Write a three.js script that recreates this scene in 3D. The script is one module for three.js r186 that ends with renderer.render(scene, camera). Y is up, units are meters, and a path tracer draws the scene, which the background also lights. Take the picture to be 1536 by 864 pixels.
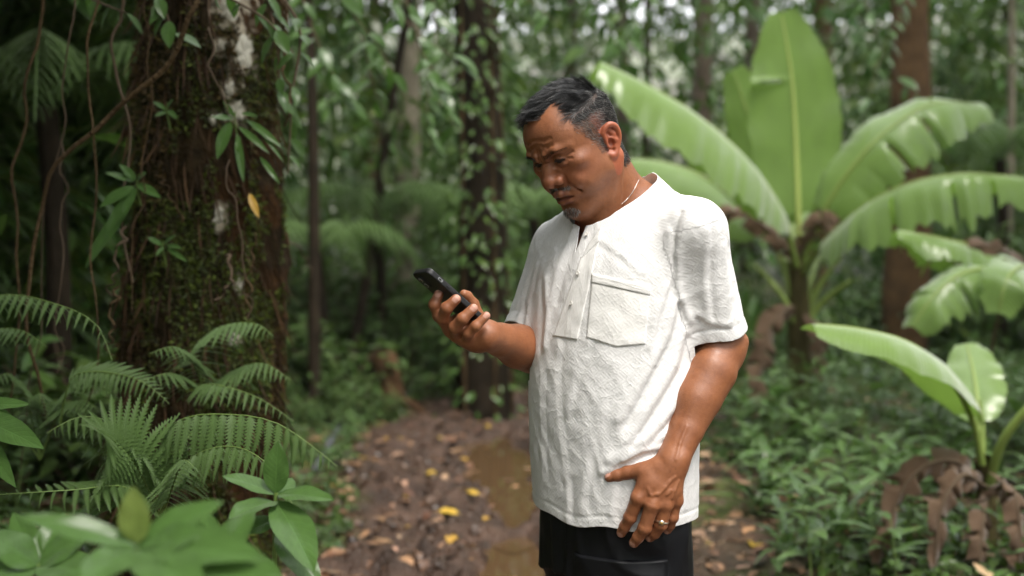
import * as THREE from 'three';
import { mergeGeometries } from 'three/addons/utils/BufferGeometryUtils.js';

// ---------------------------------------------------------------- camera, sky, sun, exposure
const scene = new THREE.Scene();
const FPX = 1600, CAM_H = 1.28, TILT = Math.atan(42 / FPX);
const camera = new THREE.PerspectiveCamera(2 * Math.atan(432 / FPX) * 180 / Math.PI, 16 / 9, 0.05, 400);
camera.position.set(0, CAM_H, 0);
camera.rotation.x = -TILT;
camera.focus = 2.03;
camera.userData.fStop = 1.9;
const renderer = new THREE.WebGLRenderer({ antialias: true });
renderer.toneMapping = THREE.LinearToneMapping;
renderer.toneMappingExposure = 2.95;
renderer.shadowMap.enabled = true;

// a bright, even overcast sky with soft cloud mottling
function makeSky() {
  const W = 256, H = 128, d = new Float32Array(W * H * 4);
  for (let j = 0; j < H; j++) for (let i = 0; i < W; i++) {
    const el = (j + 0.5) / H * Math.PI - Math.PI / 2, az = i / W * Math.PI * 2;
    const up = Math.max(0, Math.sin(el));
    const m = 0.08 * Math.sin(3 * az + 2 * Math.sin(5 * el)) + 0.06 * Math.sin(7 * az - 9 * el);
    const v = (0.55 + 0.75 * up) * (1 + m * Math.cos(el)) * SKY;
    const k = (j * W + i) * 4;
    d[k] = v * 0.98; d[k + 1] = v; d[k + 2] = v * 1.02; d[k + 3] = 1;
  }
  const t = new THREE.DataTexture(d, W, H, THREE.RGBAFormat, THREE.FloatType);
  t.mapping = THREE.EquirectangularReflectionMapping; t.magFilter = THREE.LinearFilter; t.needsUpdate = true;
  return t;
}
const SKY = 1.0;
scene.background = makeSky(); scene.environment = scene.background;
const sun = new THREE.DirectionalLight(0xfff8ef, 1.5);
sun.position.set(2.6, 11.2, 2.6); sun.target.position.set(0.2, 1.2, -2.2);
sun.castShadow = true; sun.shadow.radius = 32; sun.shadow.mapSize.set(2048, 2048);
Object.assign(sun.shadow.camera, { left: -9, right: 9, top: 9, bottom: -9, near: 0.5, far: 40 });
scene.add(sun, sun.target);
scene.fog = new THREE.FogExp2(0xe2ebea, 0.0005);   // damp air under the trees

// ---------------------------------------------------------------- helpers
function rng(seed) { let s = seed >>> 0; return () => { s = (s + 0x6D2B79F5) | 0; let t = Math.imul(s ^ (s >>> 15), 1 | s); t = (t + Math.imul(t ^ (t >>> 7), 61 | t)) ^ t; return ((t ^ (t >>> 14)) >>> 0) / 4294967296; }; }
const V = (x, y, z) => new THREE.Vector3(x, y, z);
const lerp = (a, b, t) => a + (b - a) * t, clamp = (x, a, b) => x < a ? a : x > b ? b : x;
const sstep = (a, b, x) => { const t = clamp((x - a) / (b - a), 0, 1); return t * t * (3 - 2 * t); };
const lin = (r, g, b) => new THREE.Color().setRGB(r, g, b);
// a point of the place from where it stands in the reference (1536 x 864) and how far off it is
const CT = Math.cos(TILT), ST = Math.sin(TILT);
function at(px, py, d) { const x = (px - 768) / FPX * d, u = (432 - py) / FPX * d; return V(x, CAM_H + u * CT - d * ST, -d * CT - u * ST); }
// integer-lattice value noise
function h3(i, j, k) { let n = Math.imul(i, 374761393) ^ Math.imul(j, 668265263) ^ Math.imul(k, 2147483647 ^ 1274126177); n = Math.imul(n ^ (n >>> 13), 1274126177); return ((n ^ (n >>> 16)) >>> 0) / 4294967296; }
function noise(x, y, z = 0) {
  const i = Math.floor(x), j = Math.floor(y), k = Math.floor(z); let u = x - i, v = y - j, w = z - k;
  u = u * u * (3 - 2 * u); v = v * v * (3 - 2 * v); w = w * w * (3 - 2 * w);
  const a = lerp(lerp(h3(i, j, k), h3(i + 1, j, k), u), lerp(h3(i, j + 1, k), h3(i + 1, j + 1, k), u), v);
  const b = lerp(lerp(h3(i, j, k + 1), h3(i + 1, j, k + 1), u), lerp(h3(i, j + 1, k + 1), h3(i + 1, j + 1, k + 1), u), v);
  return lerp(a, b, w) * 2 - 1;
}
const fbm = (x, y, z = 0, o = 4) => { let s = 0, a = 0.5; for (let i = 0; i < o; i++) { s += a * noise(x, y, z); x *= 2.03; y *= 2.03; z *= 2.03; a *= 0.5; } return s; };
// tileable noise texture: fn(u, v, per) -> [r, g, b] or a height
function tex(W, H, fn, srgb, rep = 1) {
  const d = new Uint8Array(W * H * 4);
  for (let j = 0; j < H; j++) for (let i = 0; i < W; i++) {
    let c = fn(i / W, j / H); if (!Array.isArray(c)) c = [c, c, c];
    const k = (j * W + i) * 4; for (let q = 0; q < 3; q++) d[k + q] = clamp(c[q], 0, 1) * 255; d[k + 3] = 255;
  }
  const t = new THREE.DataTexture(d, W, H); t.magFilter = THREE.LinearFilter; t.minFilter = THREE.LinearMipmapLinearFilter;
  t.wrapS = t.wrapT = THREE.RepeatWrapping; t.repeat.set(rep, rep); if (srgb) t.colorSpace = THREE.SRGBColorSpace; t.needsUpdate = true; return t;
}
// periodic fbm on the unit square
function pn(u, v, f, seed = 0) {
  const x = u * f, y = v * f, i = Math.floor(x), j = Math.floor(y); let a = x - i, b = y - j; a = a * a * (3 - 2 * a); b = b * b * (3 - 2 * b);
  const m = (q) => ((q % f) + f) % f;
  return lerp(lerp(h3(m(i), m(j), seed), h3(m(i + 1), m(j), seed), a), lerp(h3(m(i), m(j + 1), seed), h3(m(i + 1), m(j + 1), seed), a), b);
}
const pf = (u, v, f, seed = 0, o = 4) => { let s = 0, a = 0.5, t = 0; for (let i = 0; i < o; i++) { s += a * pn(u, v, f, seed + i); t += a; f *= 2; a *= 0.5; } return s / t; };
const used = {};
function numbered(n) { if (!(n in used)) { used[n] = 0; return n; } return `${n}_${String(++used[n]).padStart(3, '0')}`; }
function shadow(o) { o.traverse((c) => { if (c.isMesh) { c.castShadow = true; c.receiveShadow = true; } }); return o; }
function mesh(name, g, m, parent) { const o = new THREE.Mesh(g, m); o.name = name; o.castShadow = o.receiveShadow = true; if (parent) parent.add(o); return o; }
function thing(name, label, category, pos, group) { const o = new THREE.Group(); o.name = numbered(name); o.userData = { label, category }; if (group) o.userData.group = group; if (pos) o.position.copy(pos); scene.add(o); return o; }
function tag(o, label, category, group) { o.userData = { ...o.userData, label, category }; if (group) o.userData.group = group; return o; }
function geo(pos, idx, uv, col) {
  const g = new THREE.BufferGeometry(); g.setAttribute('position', new THREE.BufferAttribute(new Float32Array(pos), 3)); g.setIndex(new THREE.BufferAttribute(new Uint32Array(idx), 1));
  if (uv) g.setAttribute('uv', new THREE.BufferAttribute(new Float32Array(uv), 2)); if (col) g.setAttribute('color', new THREE.BufferAttribute(new Float32Array(col), 3));
  g.computeVertexNormals(); return g;
}

// ---------------------------------------------------------------- implicit solids
const smin = (a, b, k) => { const h = Math.max(k - Math.abs(a - b), 0); return Math.min(a, b) - h * h / (4 * k); };
class Field {
  constructor() { this.ops = []; }
  add(sub, k, cx, cy, cz, R, fn) { this.ops.push({ sub, k: k || 1e-6, cx, cy, cz, R, fn }); return this; }
  cone(a, ra, b, rb, k = 0.01, sub = false) {
    const ax = a[0], ay = a[1], az = a[2], dx = b[0] - ax, dy = b[1] - ay, dz = b[2] - az, L2 = dx * dx + dy * dy + dz * dz || 1e-12, R = Math.sqrt(L2) / 2 + Math.max(ra, rb);
    return this.add(sub, k, ax + dx / 2, ay + dy / 2, az + dz / 2, R, (x, y, z) => {
      const px = x - ax, py = y - ay, pz = z - az; let t = (px * dx + py * dy + pz * dz) / L2; t = t < 0 ? 0 : t > 1 ? 1 : t;
      const ex = px - dx * t, ey = py - dy * t, ez = pz - dz * t; return Math.sqrt(ex * ex + ey * ey + ez * ez) - ra - (rb - ra) * t;
    });
  }
  chain(pts, k = 0.01, sub = false) { for (let i = 0; i + 1 < pts.length; i++) this.cone(pts[i], pts[i][3], pts[i + 1], pts[i + 1][3], i && !sub ? Math.min(k, 0.004) : k, sub); return this; }
  ell(c, r, k = 0.01, sub = false, rot = null) {
    const [cx, cy, cz] = c, [rx, ry, rz] = r, m = rot ? new THREE.Matrix4().makeRotationFromEuler(new THREE.Euler(...rot)).transpose().elements : null;
    return this.add(sub, k, cx, cy, cz, Math.max(rx, ry, rz), (x, y, z) => {
      let px = x - cx, py = y - cy, pz = z - cz;
      if (m) { const qx = m[0] * px + m[4] * py + m[8] * pz, qy = m[1] * px + m[5] * py + m[9] * pz; pz = m[2] * px + m[6] * py + m[10] * pz; px = qx; py = qy; }
      px /= rx; py /= ry; pz /= rz; const k0 = Math.sqrt(px * px + py * py + pz * pz); px /= rx; py /= ry; pz /= rz;
      const k1 = Math.sqrt(px * px + py * py + pz * pz); return k1 < 1e-9 ? -Math.min(rx, ry, rz) : k0 * (k0 - 1) / k1;
    });
  }
  both(fn) { fn(1); fn(-1); return this; }
  eval(x, y, z) {
    let d = 1e3; const ops = this.ops;
    for (let i = 0; i < ops.length; i++) {
      const o = ops[i], ex = x - o.cx, ey = y - o.cy, ez = z - o.cz, lb = Math.sqrt(ex * ex + ey * ey + ez * ez) - o.R;
      if (o.sub) { if (-lb < d - o.k) continue; d = -smin(-d, o.fn(x, y, z), o.k); } else { if (lb > d + o.k) continue; d = smin(d, o.fn(x, y, z), o.k); }
    }
    return d;
  }
}
// naive surface nets over blocks that the surface may cross
function meshField(f, lo, hi, h, slack = 1.3) {
  const B = 6, nx = Math.ceil((hi[0] - lo[0]) / h / B) * B, ny = Math.ceil((hi[1] - lo[1]) / h / B) * B, nz = Math.ceil((hi[2] - lo[2]) / h / B) * B;
  const X = nx + 1, Y = ny + 1, Z = nz + 1, g = new Float32Array(X * Y * Z).fill(NaN), diag = B * h * 0.87 * slack, act = [];
  for (let k = 0; k < nz; k += B) for (let j = 0; j < ny; j += B) for (let i = 0; i < nx; i += B) {
    if (Math.abs(f(lo[0] + (i + B / 2) * h, lo[1] + (j + B / 2) * h, lo[2] + (k + B / 2) * h)) > diag) continue;
    act.push([i, j, k]);
    for (let c = 0; c <= B; c++) for (let b = 0; b <= B; b++) for (let a = 0; a <= B; a++) { const q = ((k + c) * Y + j + b) * X + i + a; if (g[q] !== g[q]) g[q] = f(lo[0] + (i + a) * h, lo[1] + (j + b) * h, lo[2] + (k + c) * h); }
  }
  const id = new Int32Array(X * Y * Z).fill(-1), pos = [], C = [[0, 0, 0], [1, 0, 0], [0, 1, 0], [1, 1, 0], [0, 0, 1], [1, 0, 1], [0, 1, 1], [1, 1, 1]], E = [[0, 1], [2, 3], [4, 5], [6, 7], [0, 2], [1, 3], [4, 6], [5, 7], [0, 4], [1, 5], [2, 6], [3, 7]];
  const off = C.map(([a, b, c]) => (c * Y + b) * X + a), v = new Float32Array(8), cells = [];
  for (const [bi, bj, bk] of act) for (let k = bk; k < bk + B; k++) for (let j = bj; j < bj + B; j++) for (let i = bi; i < bi + B; i++) {
    const q = (k * Y + j) * X + i; let m = 0; for (let c = 0; c < 8; c++) { v[c] = g[q + off[c]]; if (v[c] < 0) m++; } if (m === 0 || m === 8) continue;
    let n = 0, sx = 0, sy = 0, sz = 0;
    for (const [a, b] of E) if ((v[a] < 0) !== (v[b] < 0)) { const t = v[a] / (v[a] - v[b]); n++; sx += C[a][0] + (C[b][0] - C[a][0]) * t; sy += C[a][1] + (C[b][1] - C[a][1]) * t; sz += C[a][2] + (C[b][2] - C[a][2]) * t; }
    id[q] = pos.length / 3; cells.push(q); pos.push(lo[0] + (i + sx / n) * h, lo[1] + (j + sy / n) * h, lo[2] + (k + sz / n) * h);
  }
  const idx = [], sx = 1, sy = X, sz = X * Y;
  for (const q of cells) for (const [d, s1, s2] of [[sx, sy, sz], [sy, sz, sx], [sz, sx, sy]]) {
    const a = g[q], b = g[q + d]; if ((a < 0) === (b < 0)) continue;
    const v0 = id[q], v1 = id[q - s1], v2 = id[q - s1 - s2], v3 = id[q - s2]; if (v1 < 0 || v2 < 0 || v3 < 0 || v1 === undefined || v2 === undefined || v3 === undefined) continue;
    if (a < 0) idx.push(v0, v1, v2, v0, v2, v3); else idx.push(v0, v2, v1, v0, v3, v2);
  }
  // one Newton step onto the surface
  const e = h * 0.4;
  for (let i = 0; i < pos.length; i += 3) {
    const x = pos[i], y = pos[i + 1], z = pos[i + 2], d = f(x, y, z), gx = f(x + e, y, z) - d, gy = f(x, y + e, z) - d, gz = f(x, y, z + e) - d, L = (gx * gx + gy * gy + gz * gz) / e || 1e-9;
    const t = clamp(d / L, -1e3, 1e3); let mx = gx * t, my = gy * t, mz = gz * t; const ml = Math.hypot(mx, my, mz), s = ml > h * 0.5 ? h * 0.5 / ml : 1; pos[i] -= mx * s; pos[i + 1] -= my * s; pos[i + 2] -= mz * s;
  }
  return { pos, idx };
}
function grad(f, p, e = 0.002) { const d = f(p.x, p.y, p.z); return V(f(p.x + e, p.y, p.z) - d, f(p.x, p.y + e, p.z) - d, f(p.x, p.y, p.z + e) - d).normalize(); }
function march(f, o, dir, tmax = 5) { let t = 0; for (let i = 0; i < 200; i++) { const d = f(o.x + dir.x * t, o.y + dir.y * t, o.z + dir.z * t); if (d < 2e-4) break; t += d * 0.7; if (t > tmax) return null; } return o.clone().addScaledVector(dir, t); }
const HOSE = [[470, 715], [500, 660], [514, 640], [530, 622], [570, 606], [620, 592], [660, 578], [690, 570], [712, 574]];
// ================================================================ the setting: forest floor, mud path, puddles
const PATH = [[0, .25], [3, .02], [4.5, -.10], [6.5, -.16], [8, -.22], [9.5, .02], [10.8, .9], [12.5, 2.4], [14.5, 4.4], [17, 7], [24, 14], [60, 40]];
const pathX = (d) => { for (let i = 0; i + 1 < PATH.length; i++) if (d <= PATH[i + 1][0]) { let t = clamp((d - PATH[i][0]) / (PATH[i + 1][0] - PATH[i][0]), 0, 1); t = t * t * (3 - 2 * t); return lerp(PATH[i][1], PATH[i + 1][1], t); } return 20; };
const pathIn = (x, z) => { const e = Math.abs(x - pathX(-z)) + .16 * noise(x * 2.2, z * 1.6, 4) + .05 * noise(x * 9, z * 9, 2); return 1 - sstep(.60, .90, e); };
const PUD = [[.01, -4.45, .16, .80], [-.08, -6.9, .22, 1.15], [.01, -5.65, .13, .75]];
const WATER = -.034;
function pud(x, z) { let m = 0; for (const [a, b, rx, rz] of PUD) { const u = (x - a) / rx, v = (z - b) / rz, r = Math.hypot(u, v) + .28 * noise(x * 5, z * 3.2, 8) + .12 * noise(x * 16, z * 14, 1); m = Math.max(m, 1 - sstep(.62, 1.15, r)); } return m; }
function groundBase(x, z) {
  const d = -z, s = x - pathX(d); let y = 0;
  y += .46 * sstep(-.85, -2.5, s) * sstep(6.5, 4.0, d) * sstep(-1, .5, d + 1) + .20 * sstep(-1.0, -4, s) * sstep(4, 9, d);
  y += .12 * sstep(.7, 2.2, s) + .035 * Math.max(0, d - 11) * sstep(11, 20, d) + .5 * sstep(5, 14, Math.abs(s)) * sstep(3, 9, d) + .235 * Math.max(0, Math.hypot(x, z) - 34);
  return y + .05 * noise(x * .8, z * .8, 3);
}
function groundY(x, z) {
  let y = groundBase(x, z); const p = pathIn(x, z), near = z > -16 && z < -1 && Math.abs(x) < 4;
  if (!near) return y - .03 * p;
  const w = pud(x, z);
  const lump = .040 * noise(x * 4.5, z * 4, 1) + .044 * noise(x * 10, z * 9, 2) + .032 * noise(x * 21, z * 20, 3) + .016 * noise(x * 39, z * 37, 5);
  const rut = -.025 * Math.exp(-(((x - pathX(-z) + .34) / .10) ** 2));
  y += lerp(.35, 1, p) * lump + p * (rut + .006); y = lerp(y, Math.min(y, -.075) + .25 * lump, w);
  return y;
}
const graded = (a, b, fineA, fineB, step, far) => { const o = []; let v = a; while (v < b) { o.push(v); const q = v < fineA ? fineA - v : v > fineB ? v - fineB : 0; v += step + q * far; } o.push(b); return o; };
{
  const xs = graded(-120, 120, -1.5, 1.3, .024, .16), zs = graded(-150, 60, -10.5, -3.4, .026, .16), pos = [], col = [], uv = [], idx = [];
  for (const z of zs) for (const x of xs) {
    pos.push(x, groundY(x, z), z); uv.push(x, z);
    const p = pathIn(x, z), n = .5 + .5 * fbm(x * 3, z * 3, 2, 3), n2 = .5 + .5 * noise(x * 13, z * 13, 7), moss = sstep(.40, .62, .5 + .5 * fbm(x * 1.7 + 9, z * 1.7, 5, 3) + (x < pathX(-z) ? .1 : z > -7 ? -.2 : 0)) * (1 - p);
    const c = [lerp(.050, .085, n) * (.7 + .5 * n2), lerp(.034, .050, n) * (.7 + .5 * n2), lerp(.020, .030, n) * (.7 + .5 * n2)];
    mixc2(c, [.086 * (.45 + .8 * n2), .050 * (.45 + .8 * n2), .034 * (.45 + .8 * n2)], p); mixc2(c, [.085, .115, .020], moss * .8); col.push(...c);
  }
  const N = xs.length; for (let j = 0; j + 1 < zs.length; j++) for (let i = 0; i + 1 < N; i++) { const a = j * N + i; idx.push(a, a + N, a + 1, a + 1, a + N, a + N + 1); }
  const soil = tex(512, 512, (u, v) => { const q = .55 + .55 * pf(u, v, 16, 3, 5); return [q, q * .98, q * .95]; }, false, 1.6), bump = tex(512, 512, (u, v) => .6 * pf(u, v, 20, 7, 5) + .4 * pf(u, v, 90, 2, 2), false, 1.6), wet = tex(256, 256, (u, v) => .25 + .75 * pf(u, v, 8, 31, 4), false, .9);
  const g = mesh('ground', geo(pos, idx, uv, col), new THREE.MeshPhysicalMaterial({ vertexColors: true, map: soil, bumpMap: bump, bumpScale: .03, roughness: .72, roughnessMap: wet, specularIntensity: .6 }), scene); g.userData = { kind: 'structure', label: 'muddy brown forest path with leaf litter' };
  const water = new THREE.MeshPhysicalMaterial({ color: lin(.085, .050, .024), roughness: .012, ior: 1.33 });
  for (const [i, [a, b, rx, rz]] of PUD.entries()) { const s = new THREE.Shape(); for (let k = 0; k <= 48; k++) { const t = k / 48 * 6.2832; s[k ? 'lineTo' : 'moveTo'](Math.cos(t) * rx * 1.5, Math.sin(t) * rz * (i ? 1.22 : 1.3)); } const m = mesh(numbered('puddle'), new THREE.ShapeGeometry(s).rotateX(-Math.PI / 2), water, scene); m.position.set(a, WATER + i * .002, b); m.userData = { kind: 'structure', label: 'brown water in the wet rut' }; }
}
function mixc2(c, t, k) { for (let q = 0; q < 3; q++) c[q] = lerp(c[q], t[q], k); }
// ================================================================ leaf shapes and foliage materials
const veins = tex(256, 256, (u, v) => { // u along the blade, v across; lighter midrib and side veins
  const s = Math.abs(v - .5) * 2, mid = Math.exp(-((s / .045) ** 2)), f = ((u * 11 - s * 2.2) % 1 + 1) % 1, side = Math.exp(-(((f - .5) / .10) ** 2)) * .6 * (1 - s * .4), n = pf(u, v, 8, 5, 4);
  const q = .84 + .30 * (n - .5) + .24 * mid + .12 * side; return [q * 1.02, q, q * .92];
}, false, 1);
const veinBump = tex(256, 256, (u, v) => { const s = Math.abs(v - .5) * 2, f = ((u * 11 - s * 2.2) % 1 + 1) % 1; return .5 - .35 * Math.exp(-((s / .06) ** 2)) - .2 * Math.exp(-(((f - .5) / .14) ** 2)) + .15 * pf(u, v, 16, 3, 2); }, false, 1);
// a leaf scatters light through its blade; its waxy skin is a coat of its own
const LM = (r, g, b, o = {}) => new THREE.MeshPhysicalMaterial({ color: lin(r, g, b), map: veins, bumpMap: veinBump, bumpScale: .0012, roughness: 1, transmission: o.trans ?? .32, thickness: 0, specularIntensity: .35, clearcoat: o.coat ?? .9, clearcoatRoughness: (o.rough ?? .36) * .8, vertexColors: !!o.vc, side: THREE.DoubleSide });
const forestLeaf = LM(.078, .152, .026, { vc: 1, coat: .6, rough: .30, trans: .38 }); // one green for all the wood; single leaves vary
// one blade: length L on +x, width W on z, upper face +y; droop bends it down, fold lifts its halves
function blade(L, W, o = {}) {
  const { droop = .25, fold = .25, nu = 6, nv = 2, p = .9, tip = 1, wave = 0, ph = 0, twist = 0 } = o, pos = [], uv = [], idx = [];
  for (let i = 0; i <= nu; i++) {
    const t = i / nu, w = W / 2 * Math.pow(Math.sin(Math.PI * Math.pow(clamp(t, .004, .998), p)), tip) + .0006, a = droop * t, x = L * (droop > .001 ? Math.sin(a) / droop : t), y = -L * (droop > .001 ? (1 - Math.cos(a)) / droop : 0);
    for (let j = -nv; j <= nv; j++) { const s = j / nv, tw = twist * t, yy = Math.abs(s) * w * fold + wave * W * Math.sin(t * 14 + ph + s * 2) * Math.abs(s) * .5, zz = s * w; pos.push(x + yy * Math.sin(a), y + yy * Math.cos(a) * Math.cos(tw) + zz * Math.sin(tw), zz * Math.cos(tw)); uv.push(t, (s + 1) / 2); }
  }
  const N = 2 * nv + 1; for (let i = 0; i < nu; i++) for (let j = 0; j < 2 * nv; j++) { const a = i * N + j; idx.push(a, a + 1, a + N, a + 1, a + N + 1, a + N); }
  return geo(pos, idx, uv);
}
// gathers many blades or twigs into one mesh with a tint for each
class Bunch {
  constructor() { this.p = []; this.n = []; this.u = []; this.c = []; this.i = []; }
  add(g, m, c = [1, 1, 1]) {
    const P = g.attributes.position, N = g.attributes.normal, U = g.attributes.uv, b = this.p.length / 3, nm = new THREE.Matrix3().getNormalMatrix(m), v = V();
    for (let k = 0; k < P.count; k++) { v.fromBufferAttribute(P, k).applyMatrix4(m); this.p.push(v.x, v.y, v.z); v.fromBufferAttribute(N, k).applyMatrix3(nm).normalize(); this.n.push(v.x, v.y, v.z); this.u.push(U ? U.getX(k) : 0, U ? U.getY(k) : 0); this.c.push(c[0], c[1], c[2]); }
    const I = g.index; for (let k = 0; k < I.count; k++) this.i.push(b + I.getX(k)); return this;
  }
  geo() { const g = new THREE.BufferGeometry(); for (const [k, a, s] of [['position', this.p, 3], ['normal', this.n, 3], ['uv', this.u, 2], ['color', this.c, 3]]) g.setAttribute(k, new THREE.BufferAttribute(new Float32Array(a), s)); g.setIndex(new THREE.BufferAttribute(new Uint32Array(this.i), 1)); return g; }
}
const M4 = (pos, q, s = 1) => new THREE.Matrix4().compose(pos, q, typeof s === 'number' ? V(s, s, s) : s);
const qDir = (dir, up = V(0, 1, 0), roll = 0) => { // turn +x to dir, +y as near to up as it goes
  const x = dir.clone().normalize(), z = V().crossVectors(x, up); if (z.lengthSq() < 1e-6) z.set(0, 0, 1); z.normalize(); const y = V().crossVectors(z, x), q = new THREE.Quaternion().setFromRotationMatrix(new THREE.Matrix4().makeBasis(x, y, z)); return roll ? q.multiply(new THREE.Quaternion().setFromAxisAngle(V(1, 0, 0), roll)) : q;
};
const tint = (r, a = .35) => { const k = 1 - a / 2 + a * r(), y = (r() - .5) * .25; return [k * (1 + y), k, k * (1 - y)]; };
function limb(pts, r0, r1, sides = 6, seg = 4) { // tapered tube through points
  const cv = new THREE.CatmullRomCurve3(pts), n = (pts.length - 1) * seg, g = new THREE.TubeGeometry(cv, n, 1, sides), P = g.attributes.position, c = V(), v = V();
  for (let i = 0; i <= n; i++) { cv.getPointAt(i / n, c); const r = lerp(r0, r1, i / n); for (let j = 0; j <= sides; j++) { const k = i * (sides + 1) + j; v.fromBufferAttribute(P, k).sub(c).multiplyScalar(r).add(c); P.setXYZ(k, v.x, v.y, v.z); } }
  const U = g.attributes.uv, L = cv.getLength(); for (let k = 0; k < U.count; k++) U.setXY(k, U.getX(k) * L, U.getY(k) * 6.28 * r0); return g;
}
const barkTex = (seed, f) => tex(256, 256, (u, v) => { const n = pf(u, v, f, seed, 5), c = pf(u * 1, v, 32, seed + 3, 2); const q = .45 + .75 * (n - .2) * (.7 + .6 * c); return [q, q * .97, q * .92]; }, false, 1.5);
const barkA = barkTex(3, 6), barkB = tex(256, 256, (u, v) => .55 * pf(u, v, 12, 9, 4) + .45 * pf(u, v, 48, 2, 2), false, 3);
const BM = (r, g, b, rough = .9) => new THREE.MeshPhysicalMaterial({ color: lin(r, g, b), map: barkA, bumpMap: barkB, bumpScale: .012, roughness: rough, specularIntensity: .25 });
const stemGreen = new THREE.MeshPhysicalMaterial({ color: lin(.13, .20, .045), roughness: .5 }), twigBrown = new THREE.MeshPhysicalMaterial({ color: lin(.085, .055, .03), roughness: .85 }), vineBrown = BM(.12, .08, .042);
// ================================================================ trees
const R0 = rng(101);
// leaf clumps that crowns and bushes are made of
function clumpGeo(seed, n, rad, L, W, flat = .7) {
  const r = rng(seed), B = new Bunch(), bl = [blade(L, W, { nu: 3, nv: 1, droop: .5, fold: .2 }), blade(L * .8, W * .85, { nu: 3, nv: 1, droop: .8, fold: .3 })];
  for (let i = 0; i < n; i++) { const a = r() * 6.283, e = Math.acos(2 * r() - 1) - Math.PI / 2, q = rad * Math.cbrt(r()), o = V(Math.cos(a) * Math.cos(e) * q, Math.sin(e) * q * flat, Math.sin(a) * Math.cos(e) * q), d = V(Math.cos(a) + .9 * (r() - .5), -.35 + .7 * (r() - .5), Math.sin(a) + .9 * (r() - .5)); B.add(bl[i % 2], M4(o, qDir(d, V(.4 * (r() - .5), 1, .4 * (r() - .5)), (r() - .5) * .9), .7 + .6 * r()), tint(r, .5)); }
  return B.geo();
}
const clumpBroad = [clumpGeo(1, 16, .36, .20, .085), clumpGeo(2, 15, .36, .17, .075)], clumpFine = clumpGeo(3, 26, .32, .10, .042), clumpLong = clumpGeo(4, 15, .40, .30, .060);
function scatter(name, g, mat, list, parent, colour) { // list: [x, y, z, scale]
  const m = new THREE.InstancedMesh(g, mat, list.length), r = rng(list.length + 7), q = new THREE.Quaternion(), c = new THREE.Color();
  list.forEach(([x, y, z, s], i) => { q.setFromEuler(new THREE.Euler((r() - .5) * .7, r() * 6.28, (r() - .5) * .7)); m.setMatrixAt(i, new THREE.Matrix4().compose(V(x, y, z), q, V(s, s, s))); const k = .6 + .8 * r(), w = (r() - .5) * .4; m.setColorAt(i, c.setRGB(k * (1 + w) * (colour?.[0] ?? 1), k * (colour?.[1] ?? 1), k * (1 - w * .6) * (colour?.[2] ?? 1))); });
  m.name = name; m.castShadow = m.receiveShadow = true; m.userData.kind = 'stuff'; (parent || scene).add(m); return m;
}
function trunkGeo(pts, r0, r1, rough, sides = 18, seg = 9) {
  const g = limb(pts, r0, r1, sides, seg), P = g.attributes.position, N = g.attributes.normal;
  for (let k = 0; k < P.count; k++) { const x = P.getX(k), y = P.getY(k), z = P.getZ(k), d = rough * (noise(x * 5, y * 1.4, z * 5) + .5 * noise(x * 14, y * 5, z * 14)); P.setXYZ(k, x + N.getX(k) * d, y, z + N.getZ(k) * d); }
  g.computeVertexNormals(); return g;
}
function ball(r, n, c, rad) { const o = []; for (let i = 0; i < n; i++) { const a = r() * 6.283, e = Math.acos(2 * r() - 1), q = Math.cbrt(.15 + .85 * r()); o.push([c.x + rad.x * q * Math.sin(e) * Math.cos(a), c.y + rad.y * q * Math.cos(e), c.z + rad.z * q * Math.sin(e) * Math.sin(a), .7 + .7 * r()]); } return o; }
function forestTree(name, label, category, group, x, d, r0, h, mat, leafMat, o = {}) {
  const z = -d, y = groundBase(x, z) - .1, r = rng(Math.round(Math.abs(x) * 977 + d * 131)), t = thing(name, label, category, V(x, y, z), group), lean = o.lean || [(r() - .5) * .5, (r() - .5) * .5];
  const top = V(lean[0], h, lean[1]); mesh('trunk', trunkGeo([V(0, -.1, 0), V(lean[0] * .25 + .04, h * .3, lean[1] * .2), V(lean[0] * .6, h * .66, lean[1] * .6), top], r0 * 1.12, r0 * .55, r0 * .16), mat, t);
  const limbs = o.limbs ?? 5;
  for (let i = 0; i < limbs; i++) { const a = r() * 6.28, f = .62 + .36 * r(), b = V(lean[0] * f * .95, h * f, lean[1] * f * .95), l = h * (.16 + .12 * r()); mesh('limb', limb([b, b.clone().add(V(Math.cos(a) * l * .5, l * .4, Math.sin(a) * l * .5)), b.clone().add(V(Math.cos(a) * l, l * .55, Math.sin(a) * l))], r0 * .32, r0 * .1), mat, t); }
  if (o.crown !== 0) scatter('crown', clumpBroad[limbs % 2], leafMat, ball(r, o.crown || 170, V(top.x, h * 1.02, top.z), V(h * .26, h * .24, h * .26)), t);
  return t;
}
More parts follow.
